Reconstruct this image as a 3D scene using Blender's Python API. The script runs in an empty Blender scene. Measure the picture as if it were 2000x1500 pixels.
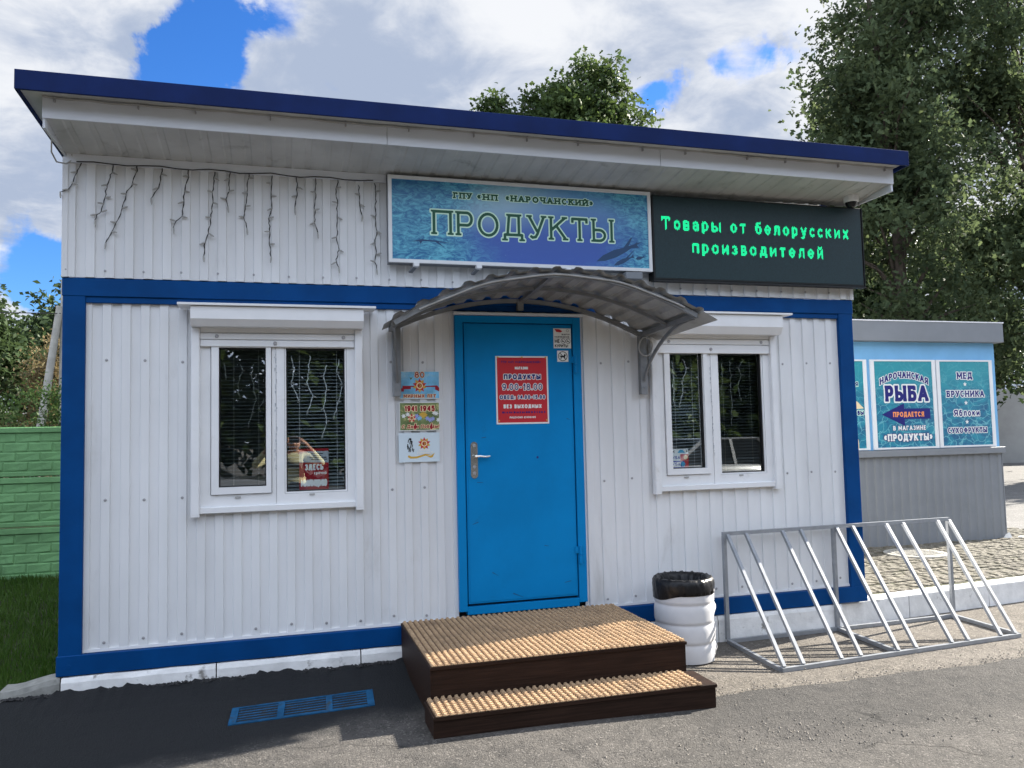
import bpy, bmesh, math, random
import numpy as np
from mathutils import Vector, Matrix
R = math.radians
rng = np.random.default_rng(7)
random.seed(7)
SC = bpy.context.scene
COL = SC.collection

# ------------------------------------------------------------------ camera, sky, sun, exposure
EXPO = 1.85
cam = bpy.data.cameras.new('camera'); camo = bpy.data.objects.new('camera', cam); COL.objects.link(camo)
camo.location = (1.3459, -5.6979, 1.4369)
camo.rotation_euler = (1.6347, 0.0228, -0.2794)
cam.sensor_fit = 'HORIZONTAL'; cam.sensor_width = 36.0; cam.lens = 36.0*1564.5/2000.0
cam.clip_start = 0.05; cam.clip_end = 2000
SC.camera = camo
SC.render.resolution_x = 1024; SC.render.resolution_y = 768
SUN = Vector((1.68, .40, 1.0)).normalized()
SUN_EL = math.asin(SUN.z)
sl = bpy.data.lights.new('sun', 'SUN'); sl.energy = 5.0; sl.angle = R(.53); sl.color = (1.0, .93, .82)
so = bpy.data.objects.new('sun', sl); COL.objects.link(so)
so.rotation_euler = SUN.to_track_quat('Z', 'Y').to_euler()
so.location = (20, 5, 15)
SC.view_settings.view_transform = 'Standard'; SC.view_settings.look = 'None'
SC.view_settings.exposure = EXPO; SC.view_settings.gamma = 1.0
try: SC.view_settings.use_curve_mapping = False
except Exception: pass
SC.cycles.use_denoising = True
SC.cycles.max_bounces = 8; SC.cycles.diffuse_bounces = 4; SC.cycles.transparent_max_bounces = 24
SC.cycles.sample_clamp_indirect = 6.0

class NT:
    """tiny node-tree writer"""
    def __init__(s, tree): s.t = tree; s.n = tree.nodes; s.l = tree.links
    def node(s, typ, **kw):
        n = s.n.new(typ)
        for k, v in kw.items(): setattr(n, k, v)
        return n
    def set(s, sock, v):
        if v is None: return
        if hasattr(v, 'is_output'): s.l.new(v, sock)
        elif isinstance(v, (tuple, list)) and sock.type == 'RGBA': sock.default_value = (*v, 1) if len(v) == 3 else v
        else: sock.default_value = v
    def math(s, op, a, b=None, c=None, clamp=False):
        n = s.node('ShaderNodeMath', operation=op); n.use_clamp = clamp
        s.set(n.inputs[0], a); s.set(n.inputs[1], b)
        if c is not None: s.set(n.inputs[2], c)
        return n.outputs[0]
    def vmath(s, op, a, b=None, scale=None):
        n = s.node('ShaderNodeVectorMath', operation=op)
        s.set(n.inputs[0], a)
        if b is not None: s.set(n.inputs[1], b)
        if scale is not None: s.set(n.inputs[3], scale)
        return n.outputs['Value'] if op in ('DOT_PRODUCT', 'LENGTH', 'DISTANCE') else n.outputs[0]
    def noise(s, vec, scale, detail=4, rough=.55, dist=0.0):
        n = s.node('ShaderNodeTexNoise'); s.set(n.inputs['Vector'], vec)
        n.inputs['Scale'].default_value = scale; n.inputs['Detail'].default_value = detail
        n.inputs['Roughness'].default_value = rough; n.inputs['Distortion'].default_value = dist
        return n.outputs['Fac']
    def remap(s, v, a, b, c=0.0, d=1.0, smooth=True):
        n = s.node('ShaderNodeMapRange'); n.interpolation_type = 'SMOOTHSTEP' if smooth else 'LINEAR'
        s.set(n.inputs['Value'], v); s.set(n.inputs['From Min'], a); s.set(n.inputs['From Max'], b)
        s.set(n.inputs['To Min'], c); s.set(n.inputs['To Max'], d)
        return n.outputs['Result']
    def mix(s, f, a, b, mode='MIX'):
        n = s.node('ShaderNodeMix', data_type='RGBA', blend_type=mode)
        s.set(n.inputs['Factor'], f); s.set(n.inputs[6], a); s.set(n.inputs[7], b)
        return n.outputs[2]
    def scalevec(s, vec, sc):
        n = s.node('ShaderNodeMapping'); s.set(n.inputs['Vector'], vec); n.inputs['Scale'].default_value = sc
        return n.outputs[0]

world = bpy.data.worlds.new('World'); SC.world = world; world.use_nodes = True
w = NT(world.node_tree); w.n.clear()
wout = w.node('ShaderNodeOutputWorld')
sky = w.node('ShaderNodeTexSky', sky_type='NISHITA'); sky.sun_disc = False
sky.sun_elevation = SUN_EL; sky.sun_rotation = math.atan2(SUN.x, SUN.y)
sky.air_density = 1.0; sky.dust_density = .4; sky.ozone_density = 2.5
bg_sky = w.node('ShaderNodeBackground')
hsv = w.node('ShaderNodeHueSaturation'); hsv.inputs['Saturation'].default_value = 1.25
w.l.new(sky.outputs[0], hsv.inputs['Color'])
tint = w.mix(1.0, hsv.outputs[0], (.36, .51, .74), 'MULTIPLY'); w.l.new(tint, bg_sky.inputs[0]); bg_sky.inputs[1].default_value = .085
tc = w.node('ShaderNodeTexCoord'); D = w.vmath('NORMALIZE', tc.outputs['Generated'])
sep = w.node('ShaderNodeSeparateXYZ'); w.l.new(D, sep.inputs[0])
zz = w.math('ADD', w.math('MAXIMUM', sep.outputs[2], 0.0), .16)
P = w.node('ShaderNodeCombineXYZ')
w.set(P.inputs[0], w.math('DIVIDE', sep.outputs[0], zz)); w.set(P.inputs[1], w.math('DIVIDE', sep.outputs[1], zz)); P.inputs[2].default_value = 3.7
pv = P.outputs[0]
n1 = w.noise(pv, 1.7, 9, .58, .35)
n2 = w.noise(pv, 5.2, 7, .6, .2)
nw = w.noise(D, 9.0, 6, .62, .3)
dens = w.math('ADD', w.math('MULTIPLY', n1, .75), w.math('MULTIPLY', n2, .25))
# gaps of blue sky between the clouds, each a direction with a size (world directions)
holes = [((-.115, .913, .391), 2.4, .30), ((-.088, .904, .419), 2.3, .33), ((-.07, .893, .445), 2.0, .28), ((-.05, .881, .47), 1.8, .22), ((-.005, .881, .473), 1.5, .16),
         ((.405, .828, .389), 1.4, .20), ((.433, .811, .393), 1.5, .19), ((.458, .792, .404), 1.5, .12), ((.491, .766, .414), 1.7, .17), ((.524, .73, .439), 1.8, .10), ((.549, .703, .452), 2.2, .17), ((-.255, .948, .188), 2.0, .24), ((-.22, .95, .180), 1.8, .24),
         ((.2, .1, .95), 26, .12), ((-.7, -.3, .6), 24, .14), ((.3, -.8, .5), 14, .12)]
cover = dens
for d, deg, amt in holes:
    dv = Vector(d).normalized()
    dot = w.vmath('DOT_PRODUCT', D, tuple(dv))
    ang = w.math('ARCCOSINE', w.math('MINIMUM', dot, 1.0))
    ang = w.math('ADD', ang, w.math('MULTIPLY', w.math('SUBTRACT', nw, .5), R(deg)*1.3+R(3.2)))
    h = w.remap(ang, R(deg)*1.8, R(deg)*.2, 0.0, amt)
    cover = w.math('SUBTRACT', cover, h)
mask = w.remap(cover, .255, .43)
body = w.noise(pv, 1.25, 7, .55, .6)
fine = w.noise(pv, 4.0, 8, .6, .4)
br = w.math('ADD', w.math('MULTIPLY', body, .6), w.math('MULTIPLY', fine, .4))
lit = w.remap(br, .41, .58)
K = 1.0/2**EXPO
ccol = w.mix(lit, tuple(c*K for c in (.44, .52, .68)), tuple(c*K for c in (.92, .94, .98)))
# front-lit clouds behind the viewer, brightened and tinted as added fill for the shaded facade
back = w.remap(w.vmath('DOT_PRODUCT', D, (-.35, -.93, .12)), -.35, .8, 1.0, 2.8)
cs = w.vmath('SCALE', ccol, scale=back)
bt = w.remap(back, 1.0, 2.3); cs = w.mix(bt, cs, w.mix(1.0, cs, (.94, .975, 1.03), 'MULTIPLY'))
bg_c = w.node('ShaderNodeBackground'); w.l.new(cs, bg_c.inputs[0]); bg_c.inputs[1].default_value = 1.0
mx = w.node('ShaderNodeMixShader'); w.l.new(mask, mx.inputs[0]); w.l.new(bg_sky.outputs[0], mx.inputs[1]); w.l.new(bg_c.outputs[0], mx.inputs[2])
w.l.new(mx.outputs[0], wout.inputs[0])

# ------------------------------------------------------------------ helpers
ROOT = {}
class MB:
    def __init__(s): s.v = []; s.f = []
    def add(s, vs, fs):
        o = len(s.v); s.v.extend([tuple(map(float, q)) for q in vs]); s.f.extend([tuple(o+i for i in f) for f in fs]); return s
    def box(s, x0, x1, y0, y1, z0, z1, bev=0.0):
        if bev > 0:
            b = bev; bm = bmesh.new()
            m = Matrix.Translation(((x0+x1)/2, (y0+y1)/2, (z0+z1)/2)) @ Matrix.Diagonal((x1-x0, y1-y0, z1-z0, 1))
            bmesh.ops.create_cube(bm, size=1, matrix=m)
            bmesh.ops.bevel(bm, geom=bm.edges[:], offset=b, segments=1, affect='EDGES')
            bm.verts.index_update()
            s.add([q.co[:] for q in bm.verts], [[q.index for q in f.verts] for f in bm.faces]); bm.free(); return s
        return s.add([(x0,y0,z0),(x1,y0,z0),(x1,y1,z0),(x0,y1,z0),(x0,y0,z1),(x1,y0,z1),(x1,y1,z1),(x0,y1,z1)],
                     [(0,3,2,1),(4,5,6,7),(0,1,5,4),(1,2,6,5),(2,3,7,6),(3,0,4,7)])
    def bar(s, a, b, wd, ht, up=(0,0,1)):
        a = Vector(a); b = Vector(b); d = (b-a).normalized(); u = Vector(up)
        if abs(d.dot(u)) > .98: u = Vector((0,1,0))
        sx = d.cross(u).normalized()*wd/2; sy = sx.cross(d).normalized()*ht/2
        vs = [p+i*sx+j*sy for p in (a, b) for i, j in ((-1,-1),(1,-1),(1,1),(-1,1))]
        return s.add(vs, [(0,1,2,3),(7,6,5,4),(0,4,5,1),(1,5,6,2),(2,6,7,3),(3,7,4,0)])
    def tube(s, pts, r, n=6, cap=True):
        pts = [Vector(p) for p in pts]; rs = r if isinstance(r, (list, tuple)) else [r]*len(pts)
        o = len(s.v); prev = None
        for i, p in enumerate(pts):
            d = (pts[min(i+1, len(pts)-1)] - pts[max(i-1, 0)])
            d = d.normalized() if d.length > 1e-9 else Vector((0,0,1))
            if prev is None:
                u = d.cross(Vector((0,0,1)))
                if u.length < .1: u = d.cross(Vector((0,1,0)))
                u.normalize()
            else:
                u = (prev - d*prev.dot(d)); u = u.normalized() if u.length > 1e-6 else prev
            prev = u; vv = d.cross(u)
            for k in range(n):
                a = 2*math.pi*k/n; s.v.append(tuple(p + (u*math.cos(a)+vv*math.sin(a))*rs[i]))
        for i in range(len(pts)-1):
            for k in range(n):
                k2 = (k+1) % n; s.f.append((o+i*n+k, o+i*n+k2, o+(i+1)*n+k2, o+(i+1)*n+k))
        if cap:
            s.f.append(tuple(o+k for k in reversed(range(n)))); s.f.append(tuple(o+(len(pts)-1)*n+k for k in range(n)))
        return s
    def lathe(s, prof, c, n=32, axis='z', fn=None):
        o = len(s.v)
        for i, (r, h) in enumerate(prof):
            for k in range(n):
                a = 2*math.pi*k/n; rr, hh = (fn(r, h, a, i) if fn else (r, h))
                if axis == 'z': q = (c[0]+rr*math.cos(a), c[1]+rr*math.sin(a), c[2]+hh)
                elif axis == 'y': q = (c[0]+rr*math.cos(a), c[1]+hh, c[2]+rr*math.sin(a))
                else: q = (c[0]+hh, c[1]+rr*math.cos(a), c[2]+rr*math.sin(a))
                s.v.append(q)
        for i in range(len(prof)-1):
            for k in range(n):
                k2 = (k+1) % n; s.f.append((o+i*n+k, o+i*n+k2, o+(i+1)*n+k2, o+(i+1)*n+k))
        return s
    def disc(s, c, r, n=24, axis='y', a0=0.0, a1=2*math.pi):
        vs = [(c[0]+r*math.cos(a0+(a1-a0)*k/n), c[1], c[2]+r*math.sin(a0+(a1-a0)*k/n)) if axis == 'y' else (c[0]+r*math.cos(a0+(a1-a0)*k/n), c[1]+r*math.sin(a0+(a1-a0)*k/n), c[2]) for k in range(n)]
        return s.add(vs, [tuple(range(n))])
    def prism(s, poly, y0, y1):
        """polygon in (x, z), from y0 (front) to y1"""
        n = len(poly); vs = [(x, y0, z) for x, z in poly]+[(x, y1, z) for x, z in poly]
        return s.add(vs, [tuple(range(n)), tuple(reversed(range(n, 2*n)))]+[(i, n+i, n+(i+1) % n, (i+1) % n) for i in range(n)])
    def flat(s, poly, y):
        return s.add([(x, y, z) for x, z in poly], [tuple(range(len(poly)))])
    def build(s, name, mat, parent=None, smooth=False, label=None):
        me = bpy.data.meshes.new(name)
        off = ROOT.get(parent.name, Vector((0,0,0))) if parent else Vector((0,0,0))
        me.from_pydata([(x-off[0], y-off[1], z-off[2]) for x, y, z in s.v], [], s.f)
        me.materials.append(mat)
        bm = bmesh.new(); bm.from_mesh(me); bmesh.ops.recalc_face_normals(bm, faces=bm.faces[:]); bm.to_mesh(me); bm.free()
        if smooth:
            me.polygons.foreach_set('use_smooth', [True]*len(me.polygons))
        o = bpy.data.objects.new(name, me); COL.objects.link(o)
        if parent: o.parent = parent; ROOT[o.name] = off
        if label: o['label'] = label
        if smooth and smooth != 'all':
            try: me.set_sharp_from_angle(angle=R(40))
            except Exception: pass
        return o
def tag(o, label=None, cat=None, group=None, kind=None):
    if label: o['label'] = label
    if cat: o['category'] = cat
    if group: o['group'] = group
    if kind: o['kind'] = kind
    return o
def thing(name, label, cat, loc, group=None):
    o = bpy.data.objects.new(name, None); COL.objects.link(o); o.location = loc; o.empty_display_size = .2
    ROOT[o.name] = Vector(loc)
    return tag(o, label, cat, group)

# ------------------------------------------------------------------ materials
def lin(r, g, b):
    f = lambda c: (c/255/12.92) if c/255 <= .04045 else ((c/255+.055)/1.055)**2.4
    return (f(r), f(g), f(b))
def mat(name, col, rough=.6, metal=0.0, var=.0, vscale=6.0, bump=.0, bscale=80.0, spec=.3, dirt=None, dscale=3.0, dlo=.55, dhi=.75, stretch=(1,1,1), coat=0.0):
    m = bpy.data.materials.new(name); m.use_nodes = True; t = NT(m.node_tree)
    b = t.n['Principled BSDF']; b.inputs['Roughness'].default_value = rough; b.inputs['Metallic'].default_value = metal
    b.inputs['Specular IOR Level'].default_value = spec
    if coat: b.inputs['Coat Weight'].default_value = coat; b.inputs['Coat Roughness'].default_value = .1
    tc = t.node('ShaderNodeTexCoord'); vec = t.scalevec(tc.outputs['Object'], stretch)
    c = col
    if var:
        f = t.noise(vec, vscale, 5, .6)
        c = t.mix(t.remap(f, .3, .7), tuple(x*(1-var) for x in col), tuple(min(1, x*(1+var)) for x in col))
    if dirt:
        f = t.noise(vec, dscale, 8, .65, .3)
        c = t.mix(t.remap(f, dlo, dhi), c, dirt)
    if c is col: b.inputs['Base Color'].default_value = (*col, 1)
    else: t.l.new(c, b.inputs['Base Color'])
    if bump:
        bn = t.node('ShaderNodeBump'); bn.inputs['Strength'].default_value = 1; bn.inputs['Distance'].default_value = bump
        t.l.new(t.noise(vec, bscale, 4, .6), bn.inputs['Height']); t.l.new(bn.outputs[0], b.inputs['Normal'])
    return m
M = {}
M['siding'] = mat('white_siding', (.69, .70, .71), .42, var=.07, vscale=1.5, dirt=(.48, .475, .46), dscale=2.6, dlo=.58, dhi=.84, bump=.004, bscale=3.0, stretch=(1, 1, .35))
M['white'] = mat('white_plastic', (.74, .75, .76), .4, var=.03, vscale=5, dirt=(.58, .58, .56), dscale=5, dlo=.6, dhi=.85)
M['fascia'] = mat('white_fascia', (.66, .69, .74), .45, var=.04, vscale=2, dirt=(.5, .51, .5), dscale=4, dlo=.6, dhi=.9, stretch=(.4, 1, 1))
M['soffit'] = mat('soffit_sheet', (.50, .51, .50), .5, var=.1, vscale=3, dirt=(.25, .25, .23), dscale=5, dlo=.55, dhi=.8)
M['trim'] = mat('dark_blue_trim', (.004, .016, .085), .5, spec=.1, var=.15, vscale=4)
M['blue'] = mat('blue_paint', (.001, .050, .185), .5, spec=.1, var=.12, vscale=3, dirt=(.01, .07, .19), dscale=9, dlo=.62, dhi=.85, bump=.0006, bscale=60)
M['door'] = mat('door_paint', (.001, .20, .49), .5, spec=.12, var=.09, vscale=1.6, dirt=(.01, .12, .27), dscale=5, dlo=.6, dhi=.85, bump=.0008, bscale=25)
M['steel'] = mat('galvanised_steel', (.42, .44, .46), .38, .75, var=.12, vscale=18)
M['chrome'] = mat('door_hardware', (.6, .6, .58), .25, .9)
M['rack'] = mat('rack_paint', (.30, .315, .335), .42, .35, var=.1, vscale=14, dirt=(.25, .24, .22), dscale=20, dlo=.62, dhi=.8)
M['canopy'] = mat('canopy_sheet', (.35, .36, .36), .5, .2, var=.12, vscale=5, dirt=(.13, .13, .125), dscale=6, dlo=.5, dhi=.8)
M['canopyframe'] = mat('canopy_frame', (.22, .23, .24), .5, .3, var=.12, vscale=8)
M['black'] = mat('black_rubber', (.012, .012, .013), .5)
M['screw'] = mat('screw_metal', (.36, .36, .37), .45, .3)
M['interior'] = mat('interior_dark', (.30, .33, .34), .8)
M['blind'] = mat('blind_slat', (.25, .29, .31), .4)
M['bulb'] = mat('icicle_bulb', (.36, .36, .34), .25)
M['wire'] = mat('dark_wire', (.035, .035, .035), .6)
M['wwire'] = mat('white_wire', (.75, .78, .78), .5)
M['cable'] = mat('grey_cable', (.38, .38, .37), .6)
M['plinth'] = mat('whitewashed_concrete', (.74, .74, .73), .85, var=.1, vscale=7, dirt=(.24, .23, .21), dscale=6.5, dlo=.6, dhi=.72, bump=.006, bscale=18)
M['concrete'] = mat('bare_concrete', (.26, .26, .24), .9, var=.2, vscale=9, dirt=(.13, .13, .12), dscale=6, dlo=.5, dhi=.75, bump=.006, bscale=25)
M['wood'] = mat('brown_laminate', (.024, .013, .009), .55, spec=.12, var=.35, vscale=5, stretch=(.7, 6, 22), bump=.0008, bscale=20)
M['mat'] = mat('coir_rubber', (.44, .31, .19), .75, var=.15, vscale=30, dirt=(.23, .165, .11), dscale=4, dlo=.48, dhi=.75, spec=.15)
M['matbase'] = mat('mat_backing', (.16, .10, .06), .85)
M['grate'] = mat('blue_grate', (.010, .075, .17), .75, var=.3, vscale=9, dirt=(.04, .05, .055), dscale=11, dlo=.52, dhi=.72, spec=.1)
M['bin'] = mat('white_bin', (.56, .56, .57), .5, var=.05, vscale=4, dirt=(.4, .4, .4), dscale=9, dlo=.62, dhi=.85)
M['bag'] = mat('black_bag', (.008, .008, .009), .36, spec=.3, bump=.01, bscale=16, stretch=(1, 1, .5))
M['fence'] = mat('green_concrete', (.15, .315, .135), .8, var=.15, vscale=3, bump=.004, bscale=40, dirt=(.10, .20, .09), dscale=2.5, dlo=.55, dhi=.8)
M['kgrey'] = mat('kiosk_grey', (.20, .215, .235), .5, var=.05, vscale=3)
M['kblue'] = mat('kiosk_blue', (.18, .42, .68), .5, var=.05, vscale=3)
M['bark'] = mat('bark', (.07, .055, .042), .9, var=.4, vscale=10, bump=.03, bscale=14, stretch=(1, 1, .3))
M['farwall'] = mat('pale_concrete', (.34, .34, .33), .85, var=.1, vscale=1.0)
M['pole'] = mat('weathered_pole', (.34, .33, .30), .8, var=.15, vscale=6, bump=.004, bscale=40)
M['ledface'] = mat('led_face', (.014, .034, .040), .45, var=.25, vscale=140)
M['ledframe'] = mat('led_frame', (.012, .014, .015), .5)
def flatmat(name, r, g, b, rough=.45, k=1.0):
    c = lin(r, g, b); return mat(name, tuple(x*k for x in c), rough)
M['p_white'] = flatmat('print_white', 226, 228, 226)
M['p_red'] = flatmat('print_red', 190, 42, 52)
M['p_dred'] = flatmat('print_dark_red', 150, 20, 40)
M['p_navy'] = flatmat('print_navy', 30, 30, 110)
M['p_black'] = flatmat('print_black', 30, 32, 36)
M['p_green'] = flatmat('print_dark_green', 36, 88, 66)
M['p_halo'] = flatmat('print_pale_halo', 205, 236, 214)
M['p_gold'] = flatmat('print_gold', 205, 165, 70)
M['p_lblue'] = flatmat('print_sky_blue', 130, 190, 225)
M['p_cream'] = flatmat('print_cream', 232, 212, 170)
M['p_orange'] = flatmat('print_orange', 240, 150, 90)
M['p_violet'] = flatmat('print_violet', 150, 160, 215)
M['p_olive'] = flatmat('print_olive', 105, 120, 80)
M['p_visa'] = flatmat('print_blue', 35, 55, 150)
M['p_cyan'] = flatmat('print_cyan', 60, 165, 205)
M['p_grey'] = flatmat('print_grey', 165, 172, 178)
M['p_fish'] = flatmat('print_fish', 44, 74, 110)
m = bpy.data.materials.new('led_green'); m.use_nodes = True; t = NT(m.node_tree); b = t.n['Principled BSDF']
b.inputs['Base Color'].default_value = (.0, .1, .04, 1); b.inputs['Emission Color'].default_value = (.0, 1.0, .38, 1); b.inputs['Emission Strength'].default_value = 1.15/2**EXPO*1.6
M['led'] = m

def glassmat(name, refl=1.0):
    m = bpy.data.materials.new(name); m.use_nodes = True; t = NT(m.node_tree); t.n.clear()
    out = t.node('ShaderNodeOutputMaterial'); fr = t.node('ShaderNodeFresnel'); fr.inputs[0].default_value = 1.7
    f = t.math('MULTIPLY', fr.outputs[0], 2.35*refl, clamp=True)
    tr = t.node('ShaderNodeBsdfTransparent'); tr.inputs[0].default_value = (.84, .89, .90, 1)
    g = t.node('ShaderNodeBsdfGlossy'); g.inputs['Roughness'].default_value = .0; g.inputs[0].default_value = (.95, 1, 1, 1)
    mx = t.node('ShaderNodeMixShader'); t.l.new(f, mx.inputs[0]); t.l.new(tr.outputs[0], mx.inputs[1]); t.l.new(g.outputs[0], mx.inputs[2])
    t.l.new(mx.outputs[0], out.inputs[0]); return m
M['glass'] = glassmat('window_glass')

def watermat(name, kind):
    """printed artwork of water: gradients and ripples belong to the print"""
    m = bpy.data.materials.new(name); m.use_nodes = True; t = NT(m.node_tree); b = t.n['Principled BSDF']
    b.inputs['Roughness'].default_value = .35
    tc = t.node('ShaderNodeTexCoord'); ob = tc.outputs['Object']
    sp = t.node('ShaderNodeSeparateXYZ'); t.l.new(ob, sp.inputs[0])
    if kind == 'sign':
        u = t.math('DIVIDE', sp.outputs[0], 2.04); v = t.math('DIVIDE', sp.outputs[2], .625)   # 0..1 from the lower left corner
        cx = t.math('SUBTRACT', u, .58); cy = t.math('SUBTRACT', v, .42)
        r = t.math('SQRT', t.math('ADD', t.math('MULTIPLY', t.math('MULTIPLY', cx, cx), 5.2), t.math('MULTIPLY', t.math('MULTIPLY', cy, cy), 1.2)))
        edge = t.remap(t.math('ADD', r, t.math('MULTIPLY', t.math('SUBTRACT', t.noise(ob, 4, 5, .6), .5), .35)), .45, .95)
        deep = t.mix(t.remap(v, .95, .3), lin(98, 152, 200), lin(58, 92, 172))
        gx = t.math('SUBTRACT', u, .34); gy = t.math('SUBTRACT', v, .92)
        gr = t.math('SQRT', t.math('ADD', t.math('MULTIPLY', t.math('MULTIPLY', gx, gx), 3.0), t.math('MULTIPLY', gy, gy)))
        deep = t.mix(t.remap(gr, .62, .05, 0, .85), deep, lin(176, 208, 214))
        rip = t.noise(t.scalevec(ob, (1, 1, 2.2)), 12, 8, .72, 1.8)
        teal = t.mix(t.remap(rip, .38, .66), lin(30, 104, 152), lin(104, 188, 208))
        top = t.remap(v, .55, 1.0, 0, .6)
        teal = t.mix(t.math('MULTIPLY', top, t.remap(u, .3, .05)), teal, lin(30, 84, 140))
        c = t.mix(edge, deep, teal)
        spk = t.remap(t.noise(t.scalevec(ob, (1, 1, 3.5)), 16, 8, .75, 2.2), .60, .70)
        low = t.math('MULTIPLY', t.remap(v, .34, .02), t.remap(u, .1, .4))
        c = t.mix(t.math('MULTIPLY', spk, t.math('MULTIPLY', t.math('ADD', edge, low), .55)), c, lin(150, 200, 218))
    else:
        vo = t.node('ShaderNodeTexVoronoi'); vo.feature = 'DISTANCE_TO_EDGE'
        warp = t.node('ShaderNodeTexNoise'); t.l.new(ob, warp.inputs['Vector']); warp.inputs['Scale'].default_value = 3.5; warp.inputs['Detail'].default_value = 4
        vv = t.vmath('ADD', t.scalevec(ob, (1, 1, 1.5)), t.vmath('SCALE', warp.outputs['Color'], scale=.45)); t.l.new(vv, vo.inputs['Vector']); vo.inputs['Scale'].default_value = 6.5
        line = t.remap(vo.outputs['Distance'], .06, .0)
        base = t.mix(t.remap(t.noise(t.scalevec(ob, (1, 1, 1.8)), 5, 6, .65, .6), .35, .65), lin(12, 84, 126), lin(34, 136, 158))
        v = t.math('DIVIDE', t.math('SUBTRACT', sp.outputs[2], 1.18), 1.06)
        base = t.mix(t.remap(v, .35, .95, 0, .8), base, lin(36, 146, 156))
        c = t.mix(t.math('MULTIPLY', line, t.remap(v, .95, .3, .12, .6)), base, lin(130, 200, 205))
    t.l.new(c, b.inputs['Base Color']); return m
M['signart'] = watermat('sign_print', 'sign')
M['waterprint'] = watermat('water_print', 'k')

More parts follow.
